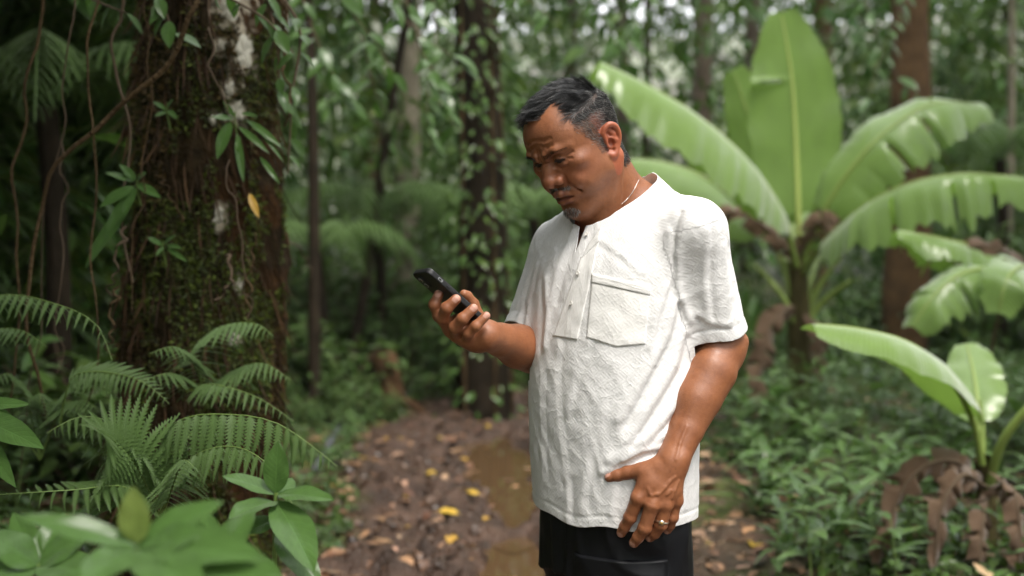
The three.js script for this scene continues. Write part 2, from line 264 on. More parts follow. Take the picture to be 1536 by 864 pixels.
// --- the mossy giant beside the path
const bigD = 3.3, bigBase = (() => { const a = at(262, 560, bigD); return V(a.x, groundBase(a.x, a.z) - .15, a.z); })();
const bigTop = at(345, -160, bigD + .12), bigR = (t) => .222 + .045 * Math.exp(-t * 7) + .016 * Math.sin(t * 5) - .012 * t;
function bigSurf(a, t, out = 0) { // a: angle, 0 toward the camera, + to the right; t: 0 base, 1 above the frame
  const c = bigBase.clone().lerp(bigTop, t); c.x += .018 * Math.sin(t * 6); const y = c.y, k = noise(Math.sin(a) * 1.6, y * 2.2, Math.cos(a) * 1.6) * .030 + noise(Math.sin(a) * 4, y * 7, Math.cos(a) * 4) * .017 + noise(Math.sin(a) * 10, y * 22, Math.cos(a) * 10) * .011 + noise(Math.sin(a) * 26, y * 9, Math.cos(a) * 26) * .007 + .022 * Math.pow(Math.max(0, Math.sin(a * 4 + 1.5 * Math.sin(y * 3))), 3);
  const r = bigR(t) + k + out; return V(c.x + Math.sin(a) * r, y, c.z + Math.cos(a) * r);
}
const lichenAt = [[.52, .90, .12], [.66, .87, .10], [.46, .84, .07], [.70, .79, .075], [.36, .795, .032], [.60, .72, .045], [.50, .745, .035], [.45, .60, .04], [.62, .46, .03], [.72, .52, .028], [.30, .71, .025]];
{
  const t = thing('mossy_tree', 'thick mossy trunk hung with vines and blotched with pale lichen', 'tree', bigBase), NA = 150, NT = 260, pos = [], idx = [], uv = [], col = [];
  for (let j = 0; j <= NT; j++) for (let i = 0; i <= NA; i++) {
    const a = i / NA * 6.2832 - Math.PI, h = j / NT, p = bigSurf(a, h).sub(bigBase); pos.push(p.x, p.y, p.z); uv.push(a * .23, p.y);
    const n = .5 + .5 * fbm(Math.sin(a) * 3, p.y * 5, Math.cos(a) * 3, 4), n2 = .5 + .5 * noise(Math.sin(a) * 16, p.y * 60, Math.cos(a) * 16), m = sstep(.45, .66, .5 + .5 * fbm(Math.sin(a) * 2.4 + 5, p.y * 3.6, Math.cos(a) * 2.4, 4)), m2 = sstep(.5, .62, .5 + .5 * noise(Math.sin(a) * 5, p.y * 14, 3));
    const c = [lerp(.012, .034, n), lerp(.009, .022, n), lerp(.005, .009, n)]; mixc2(c, [.060, .026, .008], .6 * m2 * sstep(.15, .5, a)); mixc2(c, [.045, .056, .008], m * sstep(.75, .25, h) * .9); mixc2(c, [.022, .026, .006], .7 * m); for (let q = 0; q < 3; q++) c[q] *= .35 + 1.2 * n2;
    for (const [la, lt, lr] of lichenAt) { const e = Math.hypot((a - la) * .23, (h - lt) * 2.0) / lr + .5 * noise(a * 14, p.y * 46, 3) + .25 * noise(a * 40, p.y * 120, 1); mixc2(c, [.34 + .12 * n2, .30 + .1 * n2, .22 + .08 * n2], (1 - sstep(.45, .75, e)) * .9); }
    col.push(...c);
  }
  for (let j = 0; j < NT; j++) for (let i = 0; i < NA; i++) { const a = j * (NA + 1) + i; idx.push(a, a + 1, a + NA + 1, a + 1, a + NA + 2, a + NA + 1); }
  const tr = mesh('trunk', geo(pos, idx, uv, col), new THREE.MeshPhysicalMaterial({ vertexColors: true, bumpMap: barkB, bumpScale: .010, roughness: .92, specularIntensity: .2 }), t);
  // cushions of moss
  const r = rng(31), tuft = blade(.016, .0045, { nu: 2, nv: 1, droop: 1.2 }), list = []; const N = 26000, im = new THREE.InstancedMesh(tuft, LM(.120, .165, .018, { vc: 0, rough: .8, trans: .35, coat: .1 }), N), cc = new THREE.Color();
  for (let i = 0; i < N; i++) { let a, h; do { a = (r() - .5) * 3.4; h = Math.pow(r(), 1.5); } while (lichenAt.some(([la, lt, lr]) => Math.hypot((a - la) * .23, (h - lt) * 2) < lr * .6) || .5 + .5 * fbm(Math.sin(a) * 2.4 + 5, bigSurf(a, h).sub(bigBase).y * 3.6, Math.cos(a) * 2.4, 4) < .36 + .16 * h); const p = bigSurf(a, h).sub(bigBase), n = V(Math.sin(a), .5 * (r() - .2), Math.cos(a)).addScaledVector(V(r() - .5, r() - .5, r() - .5), 1.2); im.setMatrixAt(i, M4(p, qDir(n, V(0, 1, 0), r() * 6), .7 + 1.1 * r())); const k = .35 + .8 * r(), br = sstep(.0, .5, noise(a * 2.2, h * 9, 7) + .5 * (r() - .5)); im.setColorAt(i, cc.setRGB(k * lerp(1, .95, br), k * lerp(1, .42, br), k * lerp(1, .8, br))); }
  im.name = 'moss'; im.userData.kind = 'stuff'; t.add(im);
  const hair = new THREE.InstancedMesh(blade(.11, .0035, { nu: 4, nv: 1, droop: .5 }), LM(.075, .040, .018, { rough: .8, trans: .1, coat: .1 }), 1700);
  const bare = (a, h) => lichenAt.some(([la, lt, lr]) => Math.hypot((a - la) * .23, (h - lt) * 2) < lr * .8);
  for (let i = 0; i < 1700; i++) { let a, h; do { a = (r() - .5) * 3.2; h = r(); } while (bare(a, h - .02)); const p = bigSurf(a, h).sub(bigBase), k = .4 + .9 * r(); hair.setMatrixAt(i, M4(p.add(V(Math.sin(a) * .006, 0, Math.cos(a) * .006)), qDir(V(Math.sin(a) * .25 + .5 * (r() - .5), -1, Math.cos(a) * .25), V(Math.sin(a), .2, Math.cos(a)), r() * 3), .5 + 1.1 * r())); hair.setColorAt(i, cc.setRGB(k, k, k)); }
  hair.name = 'root_fibre'; hair.userData.kind = 'stuff'; t.add(hair);
  // flakes of lichen
  const fl = new THREE.MeshPhysicalMaterial({ color: lin(.52, .49, .40), bumpMap: barkB, bumpScale: .006, roughness: .95 });
  for (const [la, lt, lr] of lichenAt) { const P = [], I = [], U = [], K = 26; const put = (a, h, o) => { const p = bigSurf(a, h, o).sub(bigBase); P.push(p.x, p.y, p.z); U.push(a, h); }; put(la, lt, .010); for (let q = 1; q <= 3; q++) for (let k = 0; k < K; k++) { const w = k / K * 6.283, rr = lr * .55 * q / 3 * (1 + .45 * noise(Math.cos(w) * 2 + la * 9, Math.sin(w) * 2, lt * 9) + .25 * noise(Math.cos(w) * 7, Math.sin(w) * 7, la * 5)); put(la + Math.cos(w) * rr / .23, lt + Math.sin(w) * rr / 2.0 * 1.0, q === 3 ? -.004 : .007 + .004 * noise(k, q, 3)); } for (let k = 0; k < K; k++) { I.push(0, 1 + k, 1 + (k + 1) % K); for (let q = 0; q < 2; q++) { const a = 1 + q * K + k, b = 1 + q * K + (k + 1) % K; I.push(a, a + K, b, b, a + K, b + K); } } mesh('lichen', geo(P, I, U), fl, t); }
  // spreading roots
  for (const [a, l] of [[-1.2, .5], [-.4, .4], [.5, .45], [1.3, .55]]) { const s = bigSurf(a, .06).sub(bigBase), o = V(Math.sin(a), 0, Math.cos(a)); mesh('root', trunkGeo([s.clone().addScaledVector(o, -.08).setY(s.y + .12), s.clone().addScaledVector(o, .06).setY(s.y - .02), s.clone().addScaledVector(o, l * .6).setY(.1), s.clone().addScaledVector(o, l).setY(-.05)], .085, .03, .015, 10, 5), BM(.05, .04, .018), t); }
}
// --- trees that stand behind
const barkDark = BM(.040, .030, .020), barkPale = BM(.30, .27, .21), barkRed = BM(.115, .070, .035), barkGrey = BM(.13, .105, .08);
const px = (x, d) => (x - 768) / FPX * d;
forestTree('vine_tree', 'dark leaning trunk wrapped in climbing leaves beyond the path', 'tree', undefined, px(728, 9), 9, .20, 9, barkDark, forestLeaf, { lean: [-.35, .3], crown: 40 });
forestTree('pale_tree', 'slim pale grey trunk behind the hanging twigs', 'tree', undefined, px(603, 13), 13, .15, 10, barkPale, forestLeaf, { lean: [.2, 0] });
forestTree('brown_tree', 'tall brown mossy trunk rising behind the banana plants', 'tree', undefined, px(1358, 10.5), 10.5, .20, 10, barkRed, forestLeaf, { lean: [-.08, .1], crown: 240 });
forestTree('thin_pale_tree', 'very thin whitish trunk at the dark edge of the wood', 'tree', undefined, px(1507, 12), 12, .045, 9, barkPale, forestLeaf, { lean: [.0, .1], limbs: 3, crown: 90 });
forestTree('slender_tree', 'slender dark trunk between mossy giant and vine tree', 'tree', undefined, px(470, 8.5), 8.5, .045, 8, barkDark, forestLeaf, { lean: [-.15, 0], crown: 36 });
forestTree('bent_sapling', 'dark crooked sapling among the ferny bushes', 'tree', undefined, px(515, 10), 10, .05, 5, barkDark, forestLeaf, { lean: [.9, 0], crown: 20 });
forestTree('grey_tree', 'grey trunk in the hazy gap over the banana leaves', 'tree', undefined, px(1040, 19), 19, .20, 14, barkGrey, forestLeaf, { lean: [.4, 0] });
for (const [i, [x, d, r, h]] of [[930, 24, .16, 15], [960, 17, .07, 12], [1225, 22, .22, 15], [1120, 27, .2, 17], [850, 22, .16, 14], [560, 20, .14, 14], [60, 9, .10, 9]].entries()) forestTree('forest_tree', 'hazy trunk standing far back in the wood', 'tree', 'trees far back in the wood', px(x, d), d, r, h, [barkGrey, barkDark, barkRed][i % 3], forestLeaf, { crown: 36, limbs: 3 });
// unseen trees round about, added so their crowns shade the left and behind
for (const [x, z, r, h, c] of [[-3.4, -3.2, .2, 4.6, 240], [-3.0, -.6, .2, 4.8, 240], [-3.6, 2.6, .25, 6, 240], [-5.8, -6.2, .22, 7, 260], [6.6, -3.5, .22, 8, 220], [8.5, .5, .22, 9, 200], [-7.5, -.5, .25, 9, 260]]) forestTree('shade_tree', 'unseen broad-crowned tree added to shade the path sides', 'tree', 'unseen trees added for shade', x, -z, r, h, barkDark, forestLeaf, { crown: c, lean: [.2, .1] });
// --- the wood beyond, which reads as one mass
{
  const r = rng(404), far = [], mid = [], dim = [], fineL = [];
  for (let i = 0; i < 15000; i++) { const d = 12 + 26 * Math.pow(r(), .8), x = (r() - .5) * 1.6 * d, g = groundBase(x, -d), top = 4.5 + d * .36 + 2.5 * noise(x * .3, d * .3, 2), y = g + Math.pow(r(), .85) * top; if (noise(x * .5, y * .55, d * .4) < -.14 + .30 * sstep(.15, .25, (y - 1.3) / d) + .22 * sstep(.05, .12, x / d) * sstep(.34, .24, x / d) * sstep(.06, .16, (y - 1.3) / d)) continue; (d > 21 ? far : mid).push([x, y, -d, (d > 21 ? 2.1 : 1.35) * (.7 + .7 * r())]); }
  for (let i = 0; i < 6500; i++) { const d = 3.9 + 9.5 * r(), x = -.30 * d - r() * 4.2, y = groundBase(x, -d) + Math.pow(r(), .9) * 5.5; if (x > -1.45 || (d < 4.6 && x > -1.75) || noise(x * .8, y * .9, d * .8) < -.15) continue; dim.push([x, y, -d, .6 + .6 * r()]); }
  for (let i = 0; i < 5200; i++) { const d = 8.8 + 7 * r(), x = (r() - .5) * 1.25 * d, y = groundBase(x, -d) + r() * r() * 3.6; if (Math.abs(x - pathX(d)) < .95 || (d < 12 && x > -.27 * d && x < .6)) continue; if (x > .9 && x < 5.5 && (y > 1.0 || d < 10.5)) continue; if (noise(x * .9, y, d * .7) < -.1) continue; fineL.push([x, y, -d, .8 + .7 * r()]); }
  const around = [], over = []; // unseen leaves added round the camera and overhead to block sky and sun
  for (let i = 0; i < 5200; i++) { const a = r() * 6.283, q = 4.2 + 7 * r(), x = Math.sin(a) * q, z = Math.cos(a) * q, y = groundBase(x, z) + Math.pow(r(), .9) * (4.5 + q * .55); if (z < -1 && Math.abs(x) < -z * .62 + 1.1) continue; if (x > -3.2 && z > -3 && y > 1.0 + q * .42) continue; around.push([x, y, z, 1.3 * (.7 + .6 * r())]); }
  for (let i = 0; i < 9000; i++) {
    const x = -9 + 19 * r(), z = -24 + 27 * r(), y = 6.2 + 3 * r() + .10 * Math.max(0, -z - 8), near = sstep(-4.8, -3.4, z), open = Math.max(near * sstep(-1.9, -1.0, x), .62 * Math.exp(-(((x - 2.0) / 1.5) ** 2 + ((z + 5.2) / 1.6) ** 2)), 1.15 * Math.exp(-(((x - 1.0) / 3.2) ** 4)) * sstep(-13.5, -11, z), .45 * sstep(.5, 2.5, x));
    if (r() < open || noise(x * .55, z * .55, y * .3) > lerp(lerp(.10, -.22, sstep(-7, -10, z)), .75, sstep(-1.6, -2.8, x) * sstep(-6.5, -4.5, z))) continue; over.push([x, y, z, 1.1 + .6 * r()]);
  }
  for (let i = 0; i < 3600; i++) { const x = -.05 - 6 * r(), z = -8.5 + 12 * r(), y = 3.9 + 2.6 * r() - .12 * Math.max(0, -x - 2); if (x > (z < .35 ? -.05 : -.7) || (x > -2.6 && z < -2.5)) continue; over.push([x, y, z, .9 + .5 * r()]); }
  const lush = []; for (let i = 0; i < 2600; i++) { const d = 9.8 + 6 * r(), x = (r() - .5) * 1.2 * d, y = groundBase(x, -d) + Math.pow(r(), 1.2) * 5.5; if (Math.abs(x - pathX(d)) < 1.2 || (d < 12.5 && x > -.27 * d && x < .6 && y < 2.4) || (x > .6 && d < 12.5 && y > 1.6) || noise(x * .6, y * .6, d * .6 + 5) < -.02) continue; lush.push([x, y, -d, .75 + .6 * r()]); }
  const lab = (m, l, c) => tag(m, l, c); lab(scatter('lush_foliage', clumpLong, forestLeaf, lush), 'fresh long leaves hanging among the nearer trunks', 'foliage');
  lab(scatter('far_forest', clumpBroad[0], forestLeaf, far), 'hazy wall of forest leaves closing the view', 'forest'); lab(scatter('forest_foliage', clumpBroad[1], forestLeaf, mid), 'tangle of broad leaves filling the wood behind the trunks', 'foliage');
  lab(scatter('added_forest_wall', clumpBroad[0], forestLeaf, around), 'unseen forest leaves added behind the viewer to cut frontal skylight', 'forest'); lab(scatter('shade_leaf_roof', clumpBroad[1], forestLeaf, over), 'unseen roof of leaves added high over the wood for shade', 'foliage'); lab(scatter('shaded_foliage', clumpLong, forestLeaf, dim), 'dark shaded leaves crowding behind the mossy trunk', 'foliage'); lab(scatter('understorey', clumpFine, forestLeaf, fineL), 'fine-leaved undergrowth at the foot of the far trees', 'foliage');
}
// ================================================================ banana plants
const ribs = tex(512, 256, (u, v) => { const s = Math.abs(v - .5) * 2, f = .5 + .5 * Math.sin((u * 70 - s * 3) * 6.2832), q = .84 + .05 * f + .22 * (pf(u, v, 8, 4, 4) - .5) + .10 * Math.exp(-((s / .03) ** 2)); return [q, q, q * .95]; }, false, 1);
const ribBump = tex(512, 256, (u, v) => { const s = Math.abs(v - .5) * 2; return .5 + .3 * Math.sin((u * 70 - s * 3) * 6.2832) + .2 * pf(u, v, 16, 2, 2); }, false, 1);
const BL = (r, g, b, trans, rough = .32, coat = .6) => new THREE.MeshPhysicalMaterial({ color: lin(r, g, b), map: ribs, bumpMap: ribBump, bumpScale: .0030, roughness: 1, transmission: trans, thickness: 0, clearcoat: coat, clearcoatRoughness: rough, side: THREE.DoubleSide });
const banLeaf = BL(.225, .380, .062, .52, .24, 1), banDead = BL(.125, .070, .036, .25, .6, .1);
const ribMat = new THREE.MeshPhysicalMaterial({ color: lin(.42, .50, .14), roughness: .4 }), petMat = new THREE.MeshPhysicalMaterial({ color: lin(.20, .27, .06), roughness: .45 });
// mid: points of the midrib (first part bare stalk up to share s0); face: where the upper face looks; halves may hang (hang: degrees each side)
function bananaLeaf(plant, mid, W, face, o = {}) {
  const { s0 = 0, hangL = .3, hangR = .3, mat = banLeaf, rag = .15, seed = 1, wave = .02, tip = .93, split = [] } = o, root = plant.position, cv = new THREE.CatmullRomCurve3(mid.map((p) => p.clone().sub(root))), L = cv.getLength(), r = rng(seed);
  const n = 64, m = 8, pos = [], uv = [], idx = [], P = V(), T = V(), fc = face.clone().normalize(), edge = [0, 1].map((q) => Array.from({ length: n + 1 }, (_, i) => 1 - rag * Math.max(0, noise(i * (o.lobe || .55), seed * 7.3, q * 5)) - Math.min(.12, rag * .5) * r()));
  for (let i = 0; i <= n; i++) {
    const t = i / n, q = lerp(s0, 1, t); cv.getPointAt(q, P); cv.getTangentAt(q, T); const side = V().crossVectors(T, fc).normalize(), up = V().crossVectors(side, T).normalize();
    const w = W / 2 * Math.pow(Math.sin(Math.PI * Math.pow(clamp(lerp(.03, tip, t), .001, .999), .85)), .55);
    for (let j = -m; j <= m; j++) {
      const s = j / m, as = Math.abs(s), hang = s < 0 ? hangL : hangR, ww = w * edge[s < 0 ? 0 : 1][i], a = hang * as * 1.2 + .10, lift = wave * W * Math.sin(t * 21 + seed + s) * as;
      const tear = split.some(([st, sd]) => Math.sign(s) === sd && Math.abs(t - st) < .012) ? .6 * as : 0;
      const p = P.clone().addScaledVector(side, s * ww * Math.cos(hang * as * .6)).addScaledVector(up, -as * ww * Math.sin(a) * Math.sign(hang || 1) * Math.abs(hang) + lift - tear * .08).addScaledVector(V(0, -1, 0), as * as * ww * Math.max(0, hang) * .45).addScaledVector(T, as * ww * .12);
      pos.push(p.x, p.y, p.z); uv.push(t * L / 1.6, (s + 1) / 2);
    }
  }
  const N = 2 * m + 1; for (let i = 0; i < n; i++) for (let j = 0; j < 2 * m; j++) { const a = i * N + j, sd = j < m ? -1 : 1, tc = (i + .5) / n; if (split.some(([st, q]) => q === sd && Math.abs(tc - st) < .008) && (sd < 0 ? j < m - 2 : j > m + 1)) continue; idx.push(a, a + 1, a + N, a + 1, a + N + 1, a + N); }
  const lf = mesh('leaf', geo(pos, idx, uv), mat, plant); if (o.label) lf.userData.label = o.label;
  const mr = []; for (let i = 0; i <= 10; i++) mr.push(cv.getPointAt(i / 10 * .985)); mesh('midrib', limb(mr, o.rr || .022, .004, 8, 3), o.ribMat || (s0 > 0 ? petMat : ribMat), lf);
  return lf;
}
const AT = (a) => a.map(([x, y, d]) => at(x, y, d));
function pseudostem(plant, pts, r0, r1, mat = barkSheath) { return mesh('stem', trunkGeo(pts.map((p) => p.clone().sub(plant.position)), r0, r1, .012, 14, 6), mat, plant); }
const barkSheath = BM(.10, .085, .035, .7);
function onGround(x, z) { return V(x, groundY(x, z), z); }
function deadLeaf(plant, pts, W, seed) { return bananaLeaf(plant, AT(pts), W, V(.3, .2, 1), { mat: banDead, hangL: .45, hangR: .4, rag: .75, lobe: .22, seed, wave: .12, rr: .010, ribMat: twigBrown, split: Array.from({ length: 8 }, (_, i) => [.12 + i * .10, i % 2 ? 1 : -1]), label: 'withered brown leaf hanging down' }); }
{ // --- the tall plant behind him
  const b = at(1203, 625, 7.3), A = thing('banana_plant', 'tall banana plant with one big upright leaf glowing green', 'banana plant', onGround(b.x, b.z));
  pseudostem(A, [A.position.clone().setY(A.position.y - .1), at(1200, 520, 7.3), at(1198, 430, 7.25), at(1197, 360, 7.2)], .10, .055);
  bananaLeaf(A, AT([[1199, 400, 7.2], [1197, 312, 7.12], [1194, 220, 7.08], [1188, 120, 7.02], [1172, 18, 6.95]]), .66, V(-.12, -.08, -1), { s0: .21, hangL: .12, hangR: .12, mat: banLeaf, seed: 3, rag: .04, wave: .012, rr: .024, tip: .965, split: [[.66, 1]], ribMat, label: 'big upright leaf lit from behind' });
  bananaLeaf(A, AT([[1196, 400, 7.25], [1170, 300, 7.35], [1135, 210, 7.45], [1100, 105, 7.55]]), .46, V(-.75, .35, .75), { s0: .2, hangL: .35, hangR: .35, mat: banLeaf, seed: 5, rag: .08 });
  bananaLeaf(A, AT([[1195, 400, 7.15], [1168, 310, 6.9], [1100, 220, 6.6], [1010, 150, 6.4], [900, 92, 6.3]]), .60, V(.25, 1, -.10), { s0: .18, hangL: 1.0, hangR: .50, mat: banLeaf, seed: 8, rag: .2, wave: .035 });
  bananaLeaf(A, AT([[1192, 410, 7.3], [1120, 320, 7.6], [1040, 258, 7.9], [945, 240, 8.1], [900, 262, 8.2]]), .50, V(.1, 1, .1), { s0: .2, hangL: .9, hangR: .6, mat: banLeaf, seed: 9, rag: .2 });
  bananaLeaf(A, AT([[1202, 400, 7.2], [1245, 300, 7.0], [1320, 205, 6.9], [1400, 156, 6.95], [1478, 158, 7.1]]), .58, V(.15, .9, .62), { s0: .22, hangL: .45, hangR: .55, mat: banLeaf, seed: 12, rag: .25, wave: .03, split: [[.4, 1], [.6, 1], [.72, -1]] });
  bananaLeaf(A, AT([[1203, 410, 7.2], [1260, 340, 6.7], [1340, 285, 6.3], [1430, 262, 6.1], [1560, 268, 6.1]]), .46, V(0, 1, .25), { s0: .2, hangL: .7, hangR: 1.0, mat: banLeaf, seed: 14, rag: .3, wave: .05, split: [[.3, 1], [.45, 1], [.52, -1], [.66, 1], [.8, 1]] });
  bananaLeaf(A, AT([[1198, 410, 7.3], [1185, 330, 7.7], [1165, 270, 8.1], [1150, 240, 8.6]]), .42, V(0, .6, 1), { s0: .25, mat: banLeaf, seed: 16 });
  deadLeaf(A, [[1200, 380, 7.15], [1225, 335, 7.0], [1250, 330, 6.95], [1262, 370, 6.95]], .17, 21); deadLeaf(A, [[1195, 390, 7.2], [1140, 335, 7.1], [1090, 318, 7.05], [1078, 380, 7.05]], .15, 22); deadLeaf(A, [[1192, 460, 7.2], [1160, 480, 7.05], [1140, 560, 7.0], [1135, 625, 7.0]], .2, 23); deadLeaf(A, [[1208, 470, 7.2], [1228, 500, 7.1], [1232, 570, 7.05]], .14, 24);
  for (const [x, y, d, k] of [[1150, 345, 7.3, 1], [1130, 395, 7.4, 2], [1262, 385, 7.2, 3], [1278, 420, 7.1, 4], [1235, 365, 7.5, 5]]) mesh('petiole', limb([at(1200, 500, 7.25), at(lerp(1200, x, .4), lerp(500, y, .55), 7.25), at(x, y, d)].map((p) => p.sub(A.position)), .028, .014, 8, 4), petMat, A);
}
{ // --- the low one at the right, nearer
  const b = at(1478, 800, 4.25), B = thing('banana_plant', 'low banana plant with a single arching leaf over withered brown leaves', 'banana plant', onGround(b.x, b.z));
  pseudostem(B, [B.position.clone().setY(B.position.y - .1), at(1480, 730, 4.25), at(1476, 690, 4.2)], .060, .040);
  bananaLeaf(B, AT([[1476, 720, 4.22], [1462, 640, 4.15], [1425, 566, 4.0], [1365, 516, 3.85], [1290, 494, 3.75], [1216, 486, 3.7]]), .30, V(.15, 1, -.25), { s0: .24, hangL: .75, hangR: .25, mat: banLeaf, seed: 31, rag: .06, wave: .02, rr: .016 });
  bananaLeaf(B, AT([[1478, 720, 4.25], [1470, 640, 4.35], [1462, 570, 4.5], [1450, 515, 4.7]]), .26, V(-.5, .4, 1), { s0: .35, hangL: .2, hangR: .3, mat: banLeaf, seed: 33, rag: .1, rr: .013 });
  mesh('petiole', limb([at(1482, 730, 4.22), at(1505, 660, 4.1), at(1560, 590, 4.0)].map((p) => p.sub(B.position)), .020, .014, 8, 4), petMat, B); mesh('petiole', limb([at(1474, 700, 4.25), at(1474, 640, 4.28), at(1470, 600, 4.3)].map((p) => p.sub(B.position)), .012, .006, 8, 4), petMat, B);
  deadLeaf(B, [[1470, 720, 4.15], [1420, 690, 4.0], [1370, 712, 3.95], [1330, 790, 3.95], [1318, 845, 3.95]], .14, 41); deadLeaf(B, [[1478, 730, 4.15], [1440, 715, 3.95], [1412, 760, 3.9], [1402, 850, 3.9]], .12, 42); deadLeaf(B, [[1485, 735, 4.15], [1520, 735, 3.95], [1530, 800, 3.9], [1526, 870, 3.9]], .11, 43); deadLeaf(B, [[1480, 745, 4.2], [1476, 770, 4.0], [1470, 830, 3.95], [1468, 880, 3.95]], .11, 44);
}
{ // --- a drooping one farther right
  const b = at(1560, 640, 6.0), C = thing('banana_plant', 'drooping banana plant with torn leaves and browned edges', 'banana plant', onGround(b.x, b.z));
  pseudostem(C, [C.position.clone().setY(C.position.y - .1), at(1562, 520, 6.0), at(1560, 420, 5.95)], .085, .05);
  bananaLeaf(C, AT([[1558, 440, 5.95], [1500, 385, 5.8], [1420, 360, 5.7], [1345, 345, 5.7]]), .34, V(.1, 1, .3), { s0: .1, hangL: .6, hangR: 1.0, mat: banLeaf, seed: 51, rag: .35, wave: .06, split: [[.3, 1], [.5, 1], [.7, 1]] });
  bananaLeaf(C, AT([[1558, 450, 5.9], [1500, 405, 5.6], [1440, 412, 5.5], [1395, 450, 5.45], [1370, 490, 5.45]]), .40, V(-.2, .8, .7), { s0: .15, hangL: .5, hangR: .6, mat: banLeaf, seed: 53, rag: .3, wave: .05, split: [[.35, -1], [.5, 1], [.65, -1], [.8, 1]] });
  bananaLeaf(C, AT([[1560, 440, 5.9], [1540, 400, 5.5], [1510, 420, 5.3], [1498, 470, 5.3]]), .34, V(-.3, .5, .9), { s0: .15, mat: banLeaf, seed: 55, rag: .25, split: [[.5, 1]] });
  mesh('petiole', limb([at(1480, 570, 5.6), at(1492, 500, 5.55), at(1505, 455, 5.6), at(1558, 440, 5.9)].map((p) => p.sub(C.position)), .008, .014, 7, 4), twigBrown, C);
  deadLeaf(C, [[1556, 430, 5.9], [1500, 375, 5.75], [1450, 372, 5.7], [1430, 395, 5.7]], .16, 58);
}
// ================================================================ ferns and the near plants on the left bank
const fernMat = LM(.110, .200, .050, { rough: .5, trans: .40, coat: .3 });
function pinnaGeo(L, W, teeth, droop) { // a lobed leaflet on +x
  const pos = [], uv = [], idx = [], n = teeth * 2;
  for (let i = 0; i <= n; i++) { const t = i / n, env = Math.pow(1 - t, .62) * (1 - Math.exp(-t * 14 - .9)), lobe = i % 2 ? 1 : .30, w = W / 2 * env * lobe, a = droop * t, x = L * Math.sin(a) / droop, y = -L * (1 - Math.cos(a)) / droop, sw = i % 2 ? .018 * (L / .12) * .35 : 0; pos.push(x + sw, y + w * .12, -w, x, y - .0006, 0, x + sw, y + w * .12, w); uv.push(t, 0, t, .5, t, 1); }
  for (let i = 0; i < n; i++) { const a = i * 3; idx.push(a, a + 1, a + 3, a + 1, a + 4, a + 3, a + 1, a + 2, a + 4, a + 2, a + 5, a + 4); }
  return geo(pos, idx, uv);
}
const pinnae = [pinnaGeo(1, .27, 15, .6), pinnaGeo(1, .25, 15, .9), pinnaGeo(1, .29, 14, .35)];
// a frond along pts; leaflets stand out to both sides of the stalk, sag: how far they hang
function frond(fern, pts, Lp, n, o = {}) {
  const { up = V(0, 1, 0), sag = .5, mat = fernMat, s0 = .1, ang = 1.15, seed = 1, sides = [1, -1] } = o, cv = new THREE.CatmullRomCurve3(pts.map((p) => p.clone().sub(fern.position))), r = rng(seed), T = V(), P = V();
  const fr = mesh('frond', limb(cv.getPoints(8), .0028, .0007, 5, 2), stemGreen, fern);
  const N = Math.round(n * 1.2);
  for (let i = 0; i < N; i++) for (const s of sides) {
    const t = lerp(s0, .992, (i + .25 * (s > 0 ? 1 : 0)) / N), q = t; cv.getPointAt(q, P); cv.getTangentAt(q, T); const side = V().crossVectors(T, up).normalize().multiplyScalar(s), env = Math.pow(Math.sin(Math.PI * Math.pow(lerp(.12, 1, (t - s0) / (1 - s0)), .75)), .8), L = Lp * env * (.92 + .16 * r()) + .004;
    const d = side.clone().multiplyScalar(Math.sin(ang)).addScaledVector(T, Math.cos(ang)).addScaledVector(V(0, -1, 0), sag * (.85 + .3 * r())).normalize(); const nrm = up.clone().addScaledVector(T, .25 + .3 * (r() - .5));
    const m = mesh('pinna', pinnae[Math.floor(r() * 3)], mat, fr); m.position.copy(P); m.quaternion.copy(qDir(d, nrm, (r() - .5) * .3)); m.scale.set(L, L, L * (o.fat || 1));
  }
  return fr;
}
